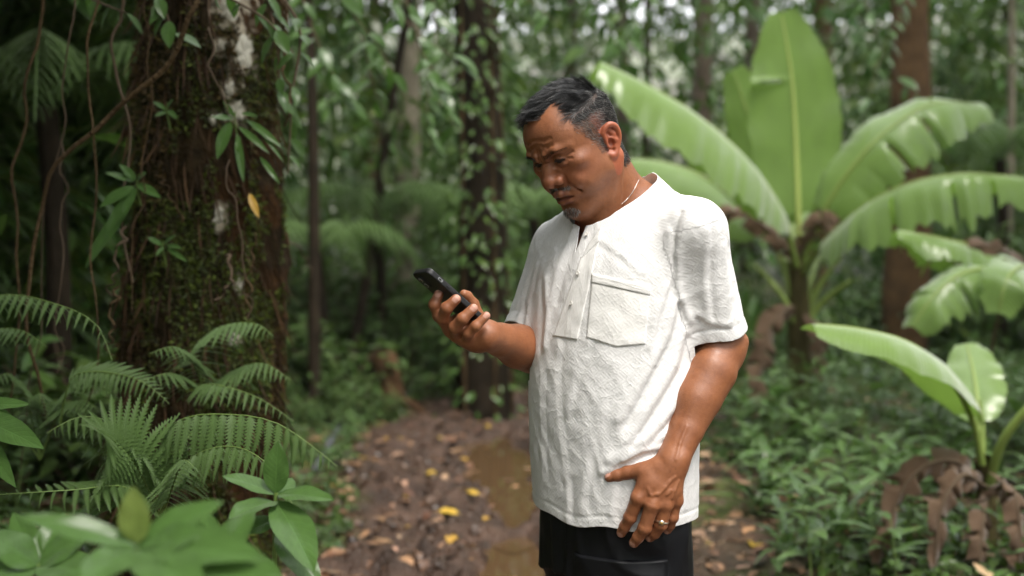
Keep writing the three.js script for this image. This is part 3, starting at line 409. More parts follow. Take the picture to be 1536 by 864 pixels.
{
  const F = (label, x, y, d) => { const p = at(x, y, d); return thing('fern', label, 'fern', onGround(p.x, p.z)); };
  const a = F('large fern with drooping comb-like fronds by the path edge', 262, 800, 2.35);
  frond(a, AT([[238, 760, 2.4], [256, 640, 2.36], [343, 622, 2.30], [420, 637, 2.26], [506, 700, 2.22]]), .115, 17, { s0: .28, sag: 1.5, seed: 3, mat: fernMat, fat: 1.1 });
  frond(a, AT([[238, 770, 2.4], [205, 700, 2.30], [165, 655, 2.2], [140, 640, 2.12]]), .135, 17, { s0: .15, sag: .12, seed: 4, up: V(.15, .6, .8), mat: fernMat });
  frond(a, AT([[236, 770, 2.4], [185, 730, 2.25], [110, 735, 2.15], [-5, 742, 2.1]]), .060, 16, { s0: .1, sag: .25, seed: 5, up: V(.1, .75, .65), mat: fernMat, fat: 1.2 });
  frond(a, AT([[240, 770, 2.42], [262, 690, 2.52], [300, 640, 2.62], [330, 640, 2.66]]), .10, 14, { s0: .2, sag: .5, seed: 6, mat: fernMat });
  frond(a, AT([[234, 775, 2.45], [200, 690, 2.6], [150, 640, 2.7], [110, 640, 2.76]]), .10, 14, { s0: .2, sag: .5, seed: 7, mat: fernMat });
  frond(a, AT([[240, 770, 2.4], [285, 690, 2.3], [350, 670, 2.2], [405, 700, 2.12], [440, 760, 2.08]]), .075, 15, { s0: .25, sag: 1.3, seed: 9, mat: fernMat });
  frond(a, AT([[236, 770, 2.4], [215, 690, 2.36], [180, 640, 2.3], [120, 625, 2.24], [70, 650, 2.2]]), .09, 16, { s0: .25, sag: .9, seed: 10, mat: fernMat });
  frond(a, AT([[244, 775, 2.35], [262, 720, 2.26], [275, 690, 2.2], [290, 700, 2.15]]), .085, 12, { s0: .2, sag: .7, seed: 8, mat: fernMat });
  const b = F('fern with a long frond bending out of the dark undergrowth', -30, 640, 2.7);
  frond(b, AT([[-60, 520, 2.75], [-10, 446, 2.6], [80, 455, 2.5], [145, 487, 2.45], [168, 540, 2.42]]), .070, 18, { s0: .2, sag: .65, seed: 11, mat: fernMat });
  frond(b, AT([[-60, 560, 2.75], [-20, 500, 2.7], [30, 495, 2.65], [70, 520, 2.6]]), .07, 13, { s0: .2, sag: .5, seed: 12, mat: fernMat });
  const c = F('pale fern frond sticking out in front of the mossy trunk', 100, 680, 2.65);
  frond(c, AT([[90, 640, 2.7], [110, 565, 2.62], [180, 562, 2.55], [225, 580, 2.5], [254, 606, 2.48]]), .055, 17, { s0: .3, sag: .2, seed: 14, up: V(.05, .7, .7), mat: fernMat });
  const e = F('fern clump growing at the foot of the mossy trunk', 318, 640, 2.85);
  frond(e, AT([[310, 610, 2.85], [300, 540, 2.8], [330, 492, 2.75], [385, 486, 2.7], [410, 505, 2.66]]), .095, 16, { s0: .25, sag: .45, seed: 15, mat: fernMat });
  frond(e, AT([[312, 610, 2.85], [290, 545, 2.75], [262, 520, 2.68], [225, 530, 2.62]]), .075, 14, { s0: .25, sag: .45, seed: 16, mat: fernMat });
  frond(e, AT([[315, 612, 2.85], [340, 565, 2.78], [395, 545, 2.72], [436, 570, 2.7]]), .085, 15, { s0: .2, sag: .5, seed: 17, mat: fernMat });
  frond(e, AT([[312, 612, 2.85], [300, 580, 2.7], [330, 578, 2.6], [390, 598, 2.55], [440, 632, 2.52]]), .060, 16, { s0: .25, sag: .7, seed: 18, mat: fernMat });
  frond(e, AT([[310, 612, 2.85], [280, 572, 2.75], [250, 560, 2.66], [205, 575, 2.6]]), .07, 14, { s0: .2, sag: .4, seed: 19, mat: fernMat });
  const f = F('fern half hidden in the shade left of the trunk', 60, 720, 2.95); let k = 30;
  for (const [x, y] of [[10, 560], [60, 590], [120, 600], [150, 560], [-20, 620]]) frond(f, AT([[60, 690, 2.95], [lerp(60, x, .5), lerp(690, y, .8), 2.9], [x, y, 2.85], [x + (x - 60) * .5, y + 15, 2.8]]), .08, 13, { s0: .25, sag: .5, seed: k++, mat: fernMat });
}
// a leaf from its base to its tip, facing roughly 'face'
function leafBetween(plant, b, t, W, mat, face = V(0, .6, .8), o = {}) {
  const B = b.clone().sub(plant.position), d = t.clone().sub(b), L = d.length(), g = blade(1, W / L, { nu: 10, nv: 4, droop: o.droop ?? .35, fold: o.fold ?? .18, p: o.p ?? .85, tip: o.tip ?? .8, wave: .06, ph: L * 90 }), m = mesh('leaf', g, mat, plant);
  m.position.copy(B); m.quaternion.copy(qDir(d.clone().addScaledVector(face, (o.droop ?? .35) * .45 * L), face)); m.scale.setScalar(L * 1.03); if (o.label) m.userData.label = o.label; return m;
}
const nearLeaf = LM(.080, .175, .034, { rough: .34, trans: .36, coat: .55 }), youngLeaf = LM(.24, .33, .07, { rough: .45, trans: .5 });
function stemFor(plant, pts, r = .004) { return mesh('stem', limb(pts.map((p) => p.clone().sub(plant.position)), r, r * .6, 7, 4), stemGreen, plant); }
{
  const base = (x, d) => { const p = at(x, 432, d); return onGround(p.x, p.z); };
  const a = thing('seedling', 'broad-leaved seedling with one pale leaf standing upright by the path', 'plant', base(415, 1.78));
  stemFor(a, [a.position, at(412, 800, 1.76), at(414, 738, 1.75)], .006);
  for (const [b, t, w, m, f] of [[[414, 740, 1.75], [417, 664, 1.74], .042, nearLeaf, V(0, .1, 1)], [[416, 742, 1.75], [498, 748, 1.70], .040, nearLeaf, V(0, .9, .4)], [[412, 742, 1.75], [335, 712, 1.74], .036, nearLeaf, V(0, .9, .4)], [[414, 752, 1.75], [470, 850, 1.62], .062, nearLeaf, V(.3, .6, .7)], [[414, 752, 1.75], [345, 775, 1.66], .052, nearLeaf, V(-.1, .9, .4)], [[414, 780, 1.75], [365, 800, 1.72], .04, nearLeaf, V(0, .8, .5)], [[414, 800, 1.75], [480, 880, 1.7], .05, nearLeaf, V(.1, .8, .5)], [[413, 748, 1.75], [440, 715, 1.83], .03, nearLeaf, V(.2, .5, .7)]]) leafBetween(a, at(...b), at(...t), w, m, f);
  const c = thing('seedling', 'blurred leafy plant low in the foreground with a yellowish young leaf', 'plant', base(230, 1.2));
  stemFor(c, [c.position, at(222, 880, 1.2), at(205, 820, 1.18)], .005);
  for (const [b, t, w, m, f] of [[[205, 815, 1.18], [200, 732, 1.17], .034, youngLeaf, V(.1, .2, 1)], [[205, 820, 1.18], [30, 772, 1.16], .030, nearLeaf, V(0, .8, .6)], [[205, 822, 1.18], [330, 752, 1.20], .040, nearLeaf, V(0, .75, .6)], [[210, 825, 1.18], [390, 830, 1.12], .052, nearLeaf, V(.1, .8, .6)], [[205, 825, 1.18], [120, 875, 1.1], .05, nearLeaf, V(0, .8, .6)], [[210, 825, 1.18], [300, 890, 1.08], .06, nearLeaf, V(0, .85, .5)], [[203, 825, 1.18], [240, 785, 1.25], .035, nearLeaf, V(0, .7, .7)], [[215, 840, 1.18], [420, 880, 1.1], .05, nearLeaf, V(0, .85, .5)], [[210, 830, 1.18], [300, 800, 1.16], .045, nearLeaf, V(-.1, .8, .6)]]) leafBetween(c, at(...b), at(...t), w, m, f);
  const h = thing('seedling', 'bushy foreground seedling pressed against the lower edge of the bank', 'plant', base(330, 1.42));
  stemFor(h, [h.position, at(325, 900, 1.42), at(318, 840, 1.4)], .005);
  for (const [b, t, w, m, f] of [[[318, 842, 1.4], [270, 775, 1.38], .04, nearLeaf, V(-.1, .7, .7)], [[318, 842, 1.4], [380, 770, 1.42], .042, nearLeaf, V(.1, .7, .7)], [[318, 846, 1.4], [230, 850, 1.36], .05, nearLeaf, V(0, .85, .5)], [[318, 846, 1.4], [420, 862, 1.34], .05, nearLeaf, V(0, .85, .5)], [[318, 850, 1.4], [330, 800, 1.32], .045, nearLeaf, V(0, .8, .6)], [[318, 842, 1.4], [310, 770, 1.46], .035, nearLeaf, V(0, .4, .9)], [[318, 850, 1.4], [160, 810, 1.38], .045, nearLeaf, V(0, .8, .6)]]) leafBetween(h, at(...b), at(...t), w, m, f);
  const k = thing('seedling', 'dark-leaved seedling half out of view below the ferns', 'plant', base(60, 1.45));
  stemFor(k, [k.position, at(60, 900, 1.45), at(58, 845, 1.45)], .005);
  for (const [b, t, w, m, f] of [[[58, 848, 1.45], [-20, 800, 1.42], .05, nearLeaf, V(0, .8, .6)], [[58, 848, 1.45], [140, 795, 1.45], .05, nearLeaf, V(0, .8, .6)], [[58, 850, 1.45], [20, 770, 1.5], .04, nearLeaf, V(0, .5, .8)], [[58, 850, 1.45], [150, 860, 1.38], .055, nearLeaf, V(0, .85, .5)], [[58, 852, 1.45], [-30, 865, 1.4], .055, nearLeaf, V(0, .85, .5)], [[58, 848, 1.45], [95, 770, 1.5], .04, nearLeaf, V(.1, .5, .8)]]) leafBetween(k, at(...b), at(...t), w, m, f);
  const e = thing('broadleaf_plant', 'glossy dark broad leaves at the dim edge of the bank', 'plant', base(-40, 2.1));
  stemFor(e, [e.position, at(-60, 700, 2.1), at(-40, 620, 2.1)], .006);
  for (const [b, t, w, m, f] of [[[-40, 625, 2.1], [60, 668, 2.0], .055, nearLeaf, V(.2, .6, .8)], [[-40, 610, 2.1], [42, 606, 2.1], .03, nearLeaf, V(0, .7, .7)], [[-40, 640, 2.1], [20, 726, 2.0], .04, nearLeaf, V(.1, .5, .8)], [[-40, 615, 2.1], [30, 640, 2.12], .04, nearLeaf, V(0, .7, .7)]]) leafBetween(e, at(...b), at(...t), w, m, f);
}
{ // --- small plants that grow on the trunk
  const P = (label, x, y, d, list) => { const p = at(x, y, d), t = thing('epiphyte', label, 'plant', p); for (const [bx, by, tx, ty, w, m, f, dd = 0] of list) leafBetween(t, at(bx, by, d), at(tx, ty, d - .03 + dd), w, m, f || V(0, .5, .85)); mesh('stem', limb([V(0, -.05, -.03), V(0, 0, 0), V(.004, .02, .004)], .003, .002, 5, 3), stemGreen, t); return t; };
  P('rosette of bright leaves growing on the left side of the mossy trunk', 205, 280, 2.95, [[202, 272, 158, 258, .020, nearLeaf], [204, 270, 180, 246, .022, nearLeaf], [206, 270, 218, 258, .020, nearLeaf], [206, 276, 240, 296, .026, nearLeaf], [202, 280, 150, 310, .036, nearLeaf], [205, 282, 182, 330, .024, nearLeaf], [203, 282, 155, 360, .034, nearLeaf], [200, 300, 128, 400, .04, nearLeaf]]);
  P('tiny bright sprig on the bare middle of the mossy trunk', 244, 372, 2.98, [[244, 368, 222, 356, .016, nearLeaf], [246, 370, 234, 384, .013, nearLeaf], [250, 368, 272, 372, .014, nearLeaf], [250, 372, 280, 392, .014, nearLeaf], [246, 366, 262, 352, .012, nearLeaf]]);
  P('small green sprig high on the mossy trunk', 250, 165, 3.0, [[250, 165, 230, 152, .016, nearLeaf], [252, 165, 266, 178, .016, nearLeaf], [250, 168, 232, 174, .016, nearLeaf], [250, 164, 258, 148, .012, nearLeaf]]);
  P('leafy climber with long hanging leaves on the right flank of the mossy trunk', 352, 178, 2.95, [[350, 178, 317, 175, 0.0202, nearLeaf], [346, 182, 326, 237, 0.0360, nearLeaf], [352, 176, 336, 152, 0.0144, nearLeaf], [358, 190, 403, 229, 0.0187, nearLeaf], [370, 180, 422, 220, 0.0216, nearLeaf, V(.4, .3, .9)], [356, 200, 365, 272, 0.0216, nearLeaf], [360, 205, 354, 230, 0.0144, nearLeaf], [390, 235, 419, 275, 0.0158, nearLeaf], [362, 170, 386, 174, 0.0130, nearLeaf], [385, 190, 425, 242, 0.0115, nearLeaf]]);
  const y = thing('yellow_leaf', 'single yellow leaf caught on a vine below the climber', 'leaf', at(380, 290, 2.9)); leafBetween(y, at(374, 290, 2.9), at(388, 326, 2.89), .020, LM(.60, .36, .05, { rough: .5 }), V(.2, .2, 1));
}
{ // --- lianas and aerial roots, each its own
  const V0 = (pts, r, label, m = vineBrown) => { const p = AT(pts), cv = new THREE.CatmullRomCurve3(p.map((q) => q.clone().sub(p[0]))), N = 18, w = Array.from({ length: N + 1 }, (_, i) => cv.getPoint(i / N).add(V(.016 * noise(i * .6, pts[0][0], 1), .008 * noise(i * .5, pts[0][0], 5), .016 * noise(i * .6, pts[0][0], 9)))), g = mesh(numbered('vine'), limb(w, r * .55, r, 7, 2), m, scene); g.position.copy(p[0]); tag(g, label, 'vine', label.startsWith('thin') ? 'thin vines hanging by the mossy trunk' : undefined); };
  V0([[70, 640, 2.95], [48, 530, 2.92], [40, 420, 2.9], [80, 270, 2.85], [150, 190, 2.8], [235, 110, 2.75], [295, 10, 2.7], [310, -40, 2.7]], .0075, 'long brown liana slanting across in front of the mossy trunk');
  for (const [k, p] of [[[30, 700, 3], [48, 580, 3], [60, 470, 3], [62, 330, 2.98], [90, 180, 2.95], [108, 60, 2.95], [112, -30, 2.95]], [[120, 640, 2.95], [150, 520, 2.9], [132, 400, 2.9], [142, 300, 2.9], [138, 180, 2.9], [140, 60, 2.9], [150, -30, 2.9]], [[196, 420, 2.95], [182, 300, 2.97], [190, 200, 3], [176, 120, 3], [172, 40, 3], [186, -20, 3]], [[200, 470, 2.9], [190, 400, 2.9], [215, 310, 2.92], [212, 240, 2.92], [222, 140, 2.9], [220, 60, 2.9], [224, -20, 2.9]], [[335, 170, 2.88], [318, 80, 2.86], [308, 20, 2.86], [305, -30, 2.86]], [[428, 190, 3], [430, 80, 3], [420, -20, 3]], [[372, 478, 2.88], [368, 400, 2.87], [352, 300, 2.87], [340, 240, 2.87]], [[382, 350, 2.9], [374, 420, 2.9], [372, 470, 2.9]], [[330, 450, 2.92], [345, 420, 2.88], [342, 380, 2.9]], [[235, 260, 2.98], [262, 300, 2.94], [272, 336, 2.96]], [[160, 440, 2.95], [175, 395, 2.9], [190, 340, 2.92]], [[10, 640, 3.1], [28, 480, 3.1], [20, 300, 3.1], [40, 120, 3.1], [70, -20, 3.1]], [[85, 560, 2.9], [88, 430, 2.92], [96, 300, 2.95], [92, 210, 2.95]], [[160, 530, 2.85], [168, 480, 2.85], [178, 430, 2.88]], [[470, 420, 4.2], [455, 380, 4.1], [395, 352, 3.6]]].entries()) V0(p, .0022 + .0012 * (k % 3), 'thin brown vine hanging about the mossy trunk', k % 2 ? vineBrown : twigBrown);
}
// ================================================================ undergrowth
// herb: upright stems with leaves set along them; every leaf its own mesh
const herbLeaf = [blade(1, .30, { nu: 6, nv: 2, droop: .6, fold: .22, p: .8 }), blade(1, .36, { nu: 6, nv: 2, droop: .9, fold: .15, p: .85 }), blade(1, .26, { nu: 6, nv: 2, droop: .35, fold: .3, p: .75 })], strapLeaf = [blade(1, .13, { nu: 9, nv: 2, droop: 1.0, fold: .35, p: .62 }), blade(1, .11, { nu: 9, nv: 2, droop: 1.5, fold: .3, p: .6 }), blade(1, .14, { nu: 9, nv: 2, droop: .6, fold: .4, p: .65 })];
const herbMats = [LM(.078, .165, .036, { rough: .18, coat: 1, trans: .34 }), LM(.095, .190, .036, { rough: .24, coat: 1, trans: .38 })];
function herb(label, group, x, z, o = {}) {
  const r = rng(Math.round(x * 7919 + z * 104729) >>> 0), t = thing(o.name || 'herb', label, 'plant', onGround(x, z), group), stems = o.stems ?? 1 + Math.floor(r() * 3), h = o.h ?? .16 + .16 * r();
  for (let s = 0; s < stems; s++) {
    const a = r() * 6.28, lean = .12 + .25 * r(), top = V(Math.cos(a) * h * lean, h * (.7 + .5 * r()), Math.sin(a) * h * lean), cv = new THREE.CatmullRomCurve3([V(0, -.02, 0), V(top.x * .3, top.y * .55, top.z * .3), top]);
    mesh('stem', limb(cv.getPoints(3), .0032, .0014, 5, 2), stemGreen, t); const n = o.n ?? 5 + Math.floor(r() * 4);
    for (let k = 0; k < n; k++) { const q = lerp(.25, 1, (k + .6) / n), p = cv.getPoint(q), b = a + k * 2.4 + r() * .5, L = (o.L ?? .10) * (.7 + .6 * r()) * (1 - .25 * q), m = mesh('leaf', herbLeaf[Math.floor(r() * 3)], herbMats[Math.floor(r() * 2)], t); m.position.copy(p); m.quaternion.copy(qDir(V(Math.cos(b), .35 + .6 * q * r(), Math.sin(b)), V(0, 1, 0), (r() - .5) * .5)); m.scale.setScalar(L); }
  }
  return t;
}
function strap(label, group, x, z, n, L, up = 1, name = 'strap_plant', mats = [0, 1]) {
  const r = rng(Math.round(x * 3571 + z * 7723) >>> 0), t = thing(name, label, 'plant', onGround(x, z), group);
  for (let k = 0; k < n; k++) { const b = k * 2.4 + r(), m = mesh('leaf', strapLeaf[k % 3], herbMats[mats[k % mats.length]], t); m.position.set(Math.cos(b) * .012, L * .10 * (k / n), Math.sin(b) * .012); m.quaternion.copy(qDir(V(Math.cos(b), up * (.7 + 1.2 * k / n), Math.sin(b)), V(0, 1, 0), (r() - .5) * .3)); m.scale.setScalar(L * (.7 + .5 * r())); }
  mesh('stem', limb([V(0, -.03, 0), V(0, L * .06, 0), V(.003, L * .15, 0)], .006, .004, 6, 2), stemGreen, t); return t;
}
{
  const r = rng(909), spots = [];
  // right of him, from the mud's edge to the banana plants
  for (let i = 0; i < 600 && spots.length < 150; i++) { const d = 3.7 + 4.6 * Math.pow(r(), .8), x = lerp(.22, .52, Math.pow(r(), .8)) * d; if (x < .16 * d + .25 || (d < 5.2 && r() < .62)) continue; if (spots.some(([a, b]) => Math.hypot(a - x, b + d) < .16)) continue; spots.push([x, -d]); }
  for (const [x, z] of spots) { const big = r(); herb('leafy green herb in the undergrowth beside the banana plants', 'herbs beside the banana plants', x, z, { h: .12 + .30 * big * big + .02 * -z, L: .11 + .09 * r(), mat: Math.floor(r() * 4) }); }
  for (const [x, y, d, n, L] of [[1140, 690, 5.2, 9, .42], [1150, 640, 6.0, 9, .46], [1300, 610, 5.6, 8, .46], [1240, 600, 6.4, 8, .5], [1390, 640, 5.4, 8, .4], [1180, 790, 4.4, 7, .26], [1255, 770, 4.5, 7, .28], [1440, 590, 6.2, 8, .5]]) { const p = at(x, y, d); strap('strap-leaved plant with arching blades among the herbs', 'strap-leaved plants among the herbs', p.x, p.z, n, L); }
  for (const [x, y, d, h, L] of [[1175, 600, 6.2, .42, .26], [1215, 640, 5.6, .36, .24], [1330, 575, 6.4, .5, .26], [1390, 600, 5.8, .45, .24], [1270, 690, 5.0, .26, .2], [1350, 690, 4.9, .3, .2], [1120, 610, 6.6, .4, .26], [1500, 620, 5.4, .5, .28], [1420, 690, 4.9, .26, .18], [1185, 720, 4.9, .2, .16], [1300, 780, 4.4, .16, .14], [1440, 800, 4.1, .2, .16], [1215, 810, 4.2, .14, .13]]) { const p = at(x, y, d); herb('larger glossy herb with long leaves rising above the undergrowth', 'larger herbs in the undergrowth', p.x, p.z, { name: 'broad_herb', h, L, n: 7, stems: 2, mat: Math.floor(r() * 4) }); }
  // farther right and behind the bananas
  const s2 = []; for (let i = 0; i < 400 && s2.length < 46; i++) { const d = 8.2 + 3.4 * r(), x = lerp(.24, .56, r()) * d; if (Math.abs(x - pathX(d)) < 1.2 || s2.some(([a, b]) => Math.hypot(a - x, b + d) < .35)) continue; s2.push([x, -d]); }
  for (const [x, z] of s2) herb('taller herb in the shade behind the banana plants', 'herbs behind the banana plants', x, z, { h: .18 + .22 * r(), L: .17, n: 6 });
  // left bank between ferns and path
  const s3 = []; for (let i = 0; i < 600 && s3.length < 120; i++) { const d = 3.3 + 7.2 * r(), x = pathX(d) - lerp(.85, 2.0, r() * r()); if (x < -.5 * d || s3.some(([a, b]) => Math.hypot(a - x, b + d) < .17)) continue; s3.push([x, -d]); }
  for (const [x, z] of s3) herb('small herb on the bank at the left of the mud path', 'herbs on the bank', x, z, { h: .10 + .16 * r(), L: .10 });
}
// --- bushes: a rounded mass of leaves on stems
function bushProto(seed, n, R, H, L, W, mat) {
  const r = rng(seed), B = new Bunch(), S = new Bunch(), bl = [blade(L, W, { nu: 3, nv: 1, droop: .7, fold: .22 }), blade(L * .85, W, { nu: 3, nv: 1, droop: .4, fold: .3 })];
  for (let k = 0; k < 9; k++) { const a = r() * 6.28, q = R * (.3 + .7 * r()), h = H * (.55 + .5 * r()), pts = [V(0, -.05, 0), V(Math.cos(a) * q * .35, h * .5, Math.sin(a) * q * .35), V(Math.cos(a) * q, h, Math.sin(a) * q)], cv = new THREE.CatmullRomCurve3(pts); S.add(limb(pts, .012, .004, 5, 3), new THREE.Matrix4()); for (let i = 0; i < n / 9; i++) { const t = Math.pow(r(), .6), p = cv.getPoint(lerp(.25, 1, t)).add(V((r() - .5) * R * .7, (r() - .5) * H * .3, (r() - .5) * R * .7)), b = r() * 6.28; B.add(bl[i % 2], M4(p, qDir(V(Math.cos(b), .3 - .6 * r(), Math.sin(b)), V(.3 * (r() - .5), 1, .3 * (r() - .5)), (r() - .5)), .7 + .6 * r()), tint(r, .5)); } }
  return [B.geo(), S.geo(), mat];
}
const bushes = [bushProto(1, 330, .55, .75, .11, .05, forestLeaf), bushProto(2, 300, .6, .9, .15, .06, forestLeaf), bushProto(3, 360, .5, .6, .08, .04, forestLeaf), bushProto(4, 260, .65, 1.1, .22, .07, forestLeaf), bushProto(5, 300, .6, 1.0, .14, .07, forestLeaf)];
function bush(name, label, group, k, x, z, s, turn) { const t = thing(name, label, 'bush', V(x, groundBase(x, z) - .02, z), group); t.rotation.y = turn; t.scale.setScalar(s); mesh('foliage', bushes[k][0], bushes[k][2], t); mesh('stem', bushes[k][1], twigBrown, t).userData.kind = 'stuff'; return t; }
{
  const r = rng(515), put = (n, label, group, kinds, f) => { let c = 0; for (let i = 0; i < 900 && c < n; i++) { const q = f(); if (!q) continue; bush('bush', label, group, kinds[Math.floor(r() * kinds.length)], q[0], q[1], q[2], r() * 6.28); c++; } };
  put(70, 'fresh green bush in the lit bank beyond the bend of the path', 'bushes beyond the bend', [0, 2, 0, 1], () => { const d = 8.0 + 4.5 * r(), x = lerp(-.24, .05, r()) * d; return x > pathX(d) - .85 ? null : [x, -d, d < 9 ? .3 + .25 * r() : .65 + .5 * r()]; });
  put(34, 'ferny mid-green bush under the vine tree', 'bushes under the vine tree', [1, 3, 0, 0], () => { const d = 10.5 + 3.5 * r(), x = lerp(-.26, .12, r()) * d; return Math.abs(x - pathX(d)) < 1.1 ? null : [x, -d, .8 + .5 * r()]; });
  put(26, 'dark green bush behind the banana clump', 'bushes behind the bananas', [1, 3, 4], () => { const d = 11 + 4 * r(), x = lerp(.14, .56, r()) * d; return Math.abs(x - pathX(d)) < 1.9 ? null : [x, -d, .75 + .5 * r()]; });
  put(22, 'dim bush crowding the bank behind the mossy trunk', 'bushes behind the mossy trunk', [3, 4, 4], () => { const d = 4.6 + 4 * r(), x = lerp(-.6, -.28, r()) * d; return [x, -d, .55 + .4 * r()]; });
  // tree-fern and palm fronds in the middle distance
  const pm = [fernMat]; let q = 0;
  for (const [x, y, d, L, n, lab] of [[565, 330, 10.8, 1.3, 8, 'tree fern spreading long grey-green fronds left of the vine tree'], [475, 380, 9.6, 1.0, 7, 'fern spreading beside the slender dark trunk'], [800, 330, 10.5, 1.2, 7, 'palm with pale drooping fronds just behind his shoulder'], [70, 160, 5.2, 1.0, 7, 'dark palm fronds hanging in the shade behind the trunk'], [1500, 240, 11, 1.3, 7, 'feathery palm at the dark edge right of the bananas']]) {
    const c = at(x, y, d), t = thing('palm_fern', lab, 'palm', onGround(c.x, c.z)), o = c.clone().sub(t.position); mesh('trunk', trunkGeo([V(0, -.1, 0), V(o.x * .3 + .05, o.y * .5, 0), o], .07, .05, .01, 10, 5), barkDark, t);
    for (let k = 0; k < n; k++) { const a = k / n * 6.28 + q, dir = V(Math.cos(a), 0, Math.sin(a)), P = [c.clone(), c.clone().addScaledVector(dir, L * .35).add(V(0, L * .28, 0)), c.clone().addScaledVector(dir, L * .75).add(V(0, L * .18, 0)), c.clone().addScaledVector(dir, L * 1.05).add(V(0, -L * .2, 0))]; const B = new Bunch(), cv = new THREE.CatmullRomCurve3(P.map((p) => p.sub(t.position))), T = V(), W = V(); for (let i = 0; i < 24; i++) for (const s of [1, -1]) { const u = lerp(.12, 1, i / 24); cv.getPointAt(u, W); cv.getTangentAt(u, T); const sd = V().crossVectors(T, V(0, 1, 0)).normalize().multiplyScalar(s); B.add(pinnae[i % 3], M4(W, qDir(sd.addScaledVector(T, .5).add(V(0, -.5, 0))), V(1, 1, .7).multiplyScalar(L * .30 * Math.sin(Math.PI * lerp(.15, .97, u))))); } const fr = mesh('frond', mergeGeometries([B.geo(), (() => { const g = limb(cv.getPoints(6), .010, .003, 5, 2); g.setAttribute('color', new THREE.BufferAttribute(new Float32Array(g.attributes.position.count * 3).fill(1), 3)); return g; })()]), pm[0], t); } q++;
  }
}
// --- twigs with leaves hanging into the picture from above
const hangLeaf = [blade(1, .42, { nu: 6, nv: 2, droop: .5, fold: .15, p: .9, tip: .9 }), blade(1, .36, { nu: 6, nv: 2, droop: .8, fold: .2, p: .85 })], hangMats = [LM(.080, .175, .032, { rough: .34, trans: .45 })];
function twig(label, group, pts, n, L, seed, hang = 1) {
  const p = AT(pts), t = thing('hanging_twig', label, 'twig', p[0], group), cv = new THREE.CatmullRomCurve3(p.map((q) => q.clone().sub(p[0]))), r = rng(seed); mesh('stem', limb(cv.getPoints(6), .006, .002, 5, 2), twigBrown, t);
  for (let k = 0; k < n; k++) { const u = lerp(.15, 1, k / (n - 1)), q = cv.getPointAt(u), b = r() * 6.28, m = mesh('leaf', hangLeaf[k % 2], hangMats[0], t); m.position.copy(q); m.quaternion.copy(qDir(V(Math.cos(b), -.25 - hang * r(), Math.sin(b)), V(Math.cos(b) * .3, .5, .6), (r() - .5) * .8)); m.scale.setScalar(L * (.7 + .6 * r())); }
}
{
  const l1 = 'leafy twig hanging from above between the mossy trunk and the vine tree', g1 = 'leafy twigs hanging between the trunks'; let k = 700;
  for (const p of [[[470, -60, 4.6], [520, 10, 4.7], [560, 60, 4.8], [590, 110, 4.8]], [[560, -60, 5.2], [600, 20, 5.2], [640, 60, 5.2], [690, 90, 5.2]], [[600, -50, 5.0], [625, 60, 5.0], [660, 130, 5.0], [680, 190, 5.0]], [[520, -60, 5.4], [545, 60, 5.4], [565, 150, 5.4]], [[640, -60, 5.6], [655, 60, 5.6], [640, 160, 5.6], [650, 230, 5.6]], [[440, -40, 5], [480, 70, 5], [520, 150, 5]], [[700, -60, 6], [780, -10, 6], [830, 30, 6]]]) twig(l1, g1, p, 13, .13, k++);
  for (const p of [[[250, -60, 2.95], [330, -10, 2.9], [400, 30, 2.9], [440, 80, 2.9]], [[390, -40, 2.95], [415, 60, 2.95], [420, 150, 2.95]], [[60, -60, 3], [120, -10, 3], [190, 20, 3]], [[200, -50, 2.9], [240, 0, 2.9], [260, 50, 2.9]], [[400, -30, 3.1], [450, 40, 3.1], [440, 130, 3.1], [432, 260, 3.1]]]) twig('small-leaved twig trailing round the top of the mossy trunk', 'twigs about the mossy trunk', p, 11, .075, k++);
  for (const p of [[[860, -60, 8], [900, 20, 8], [930, 70, 8]], [[1280, -60, 8.5], [1330, 90, 8.5], [1400, 170, 8.5], [1440, 200, 8.5]], [[1380, -60, 8], [1330, 60, 8], [1290, 190, 8]], [[1000, -60, 9], [960, 10, 9], [940, 60, 9]]]) twig('leafy branch hanging in the hazy gap over the banana leaves', 'branches over the bananas', p, 16, .17, k++);
}
// --- creeper on the vine tree
{
  const r = rng(61), t = thing('creeper', 'climbing creeper with small leaves clothing the dark leaning trunk', 'climber', V(px(728, 9), groundBase(px(728, 9), -9), -9)), B = new Bunch(), bl = [blade(.075, .040, { nu: 3, nv: 1, droop: .6 }), blade(.11, .036, { nu: 3, nv: 1, droop: .9 })];
  for (let i = 0; i < 1100; i++) { const h = 4.4 * Math.pow(r(), .8), a = (r() - .5) * 5, c = V(-.35 * h / 9 * .9 + .02, h, .3 * h / 9), R = .22 + .16 * Math.pow(r(), 2) + .12 * Math.max(0, noise(h * 2, a, 3)); B.add(bl[i % 2], M4(c.add(V(Math.sin(a) * R, 0, Math.cos(a) * R)), qDir(V(Math.sin(a) + (r() - .5), -.7 + .5 * r(), Math.cos(a) + (r() - .5)), V(Math.sin(a), .6, Math.cos(a)), r() - .5), .7 + .7 * r()), tint(r, .6)); }
  mesh('foliage', B.geo(), forestLeaf, t); for (const [a, b] of [[.4, .9], [-.8, -.2], [1.6, 1.2]]) mesh('stem', limb([0, 1, 2, 3, 4.2].map((h) => V(-.35 * h / 10 + .23 * Math.sin(lerp(a, b, h / 4)), h, .3 * h / 10 + .23 * Math.cos(lerp(a, b, h / 4)))), .018, .009, 6, 3), vineBrown, t);
}
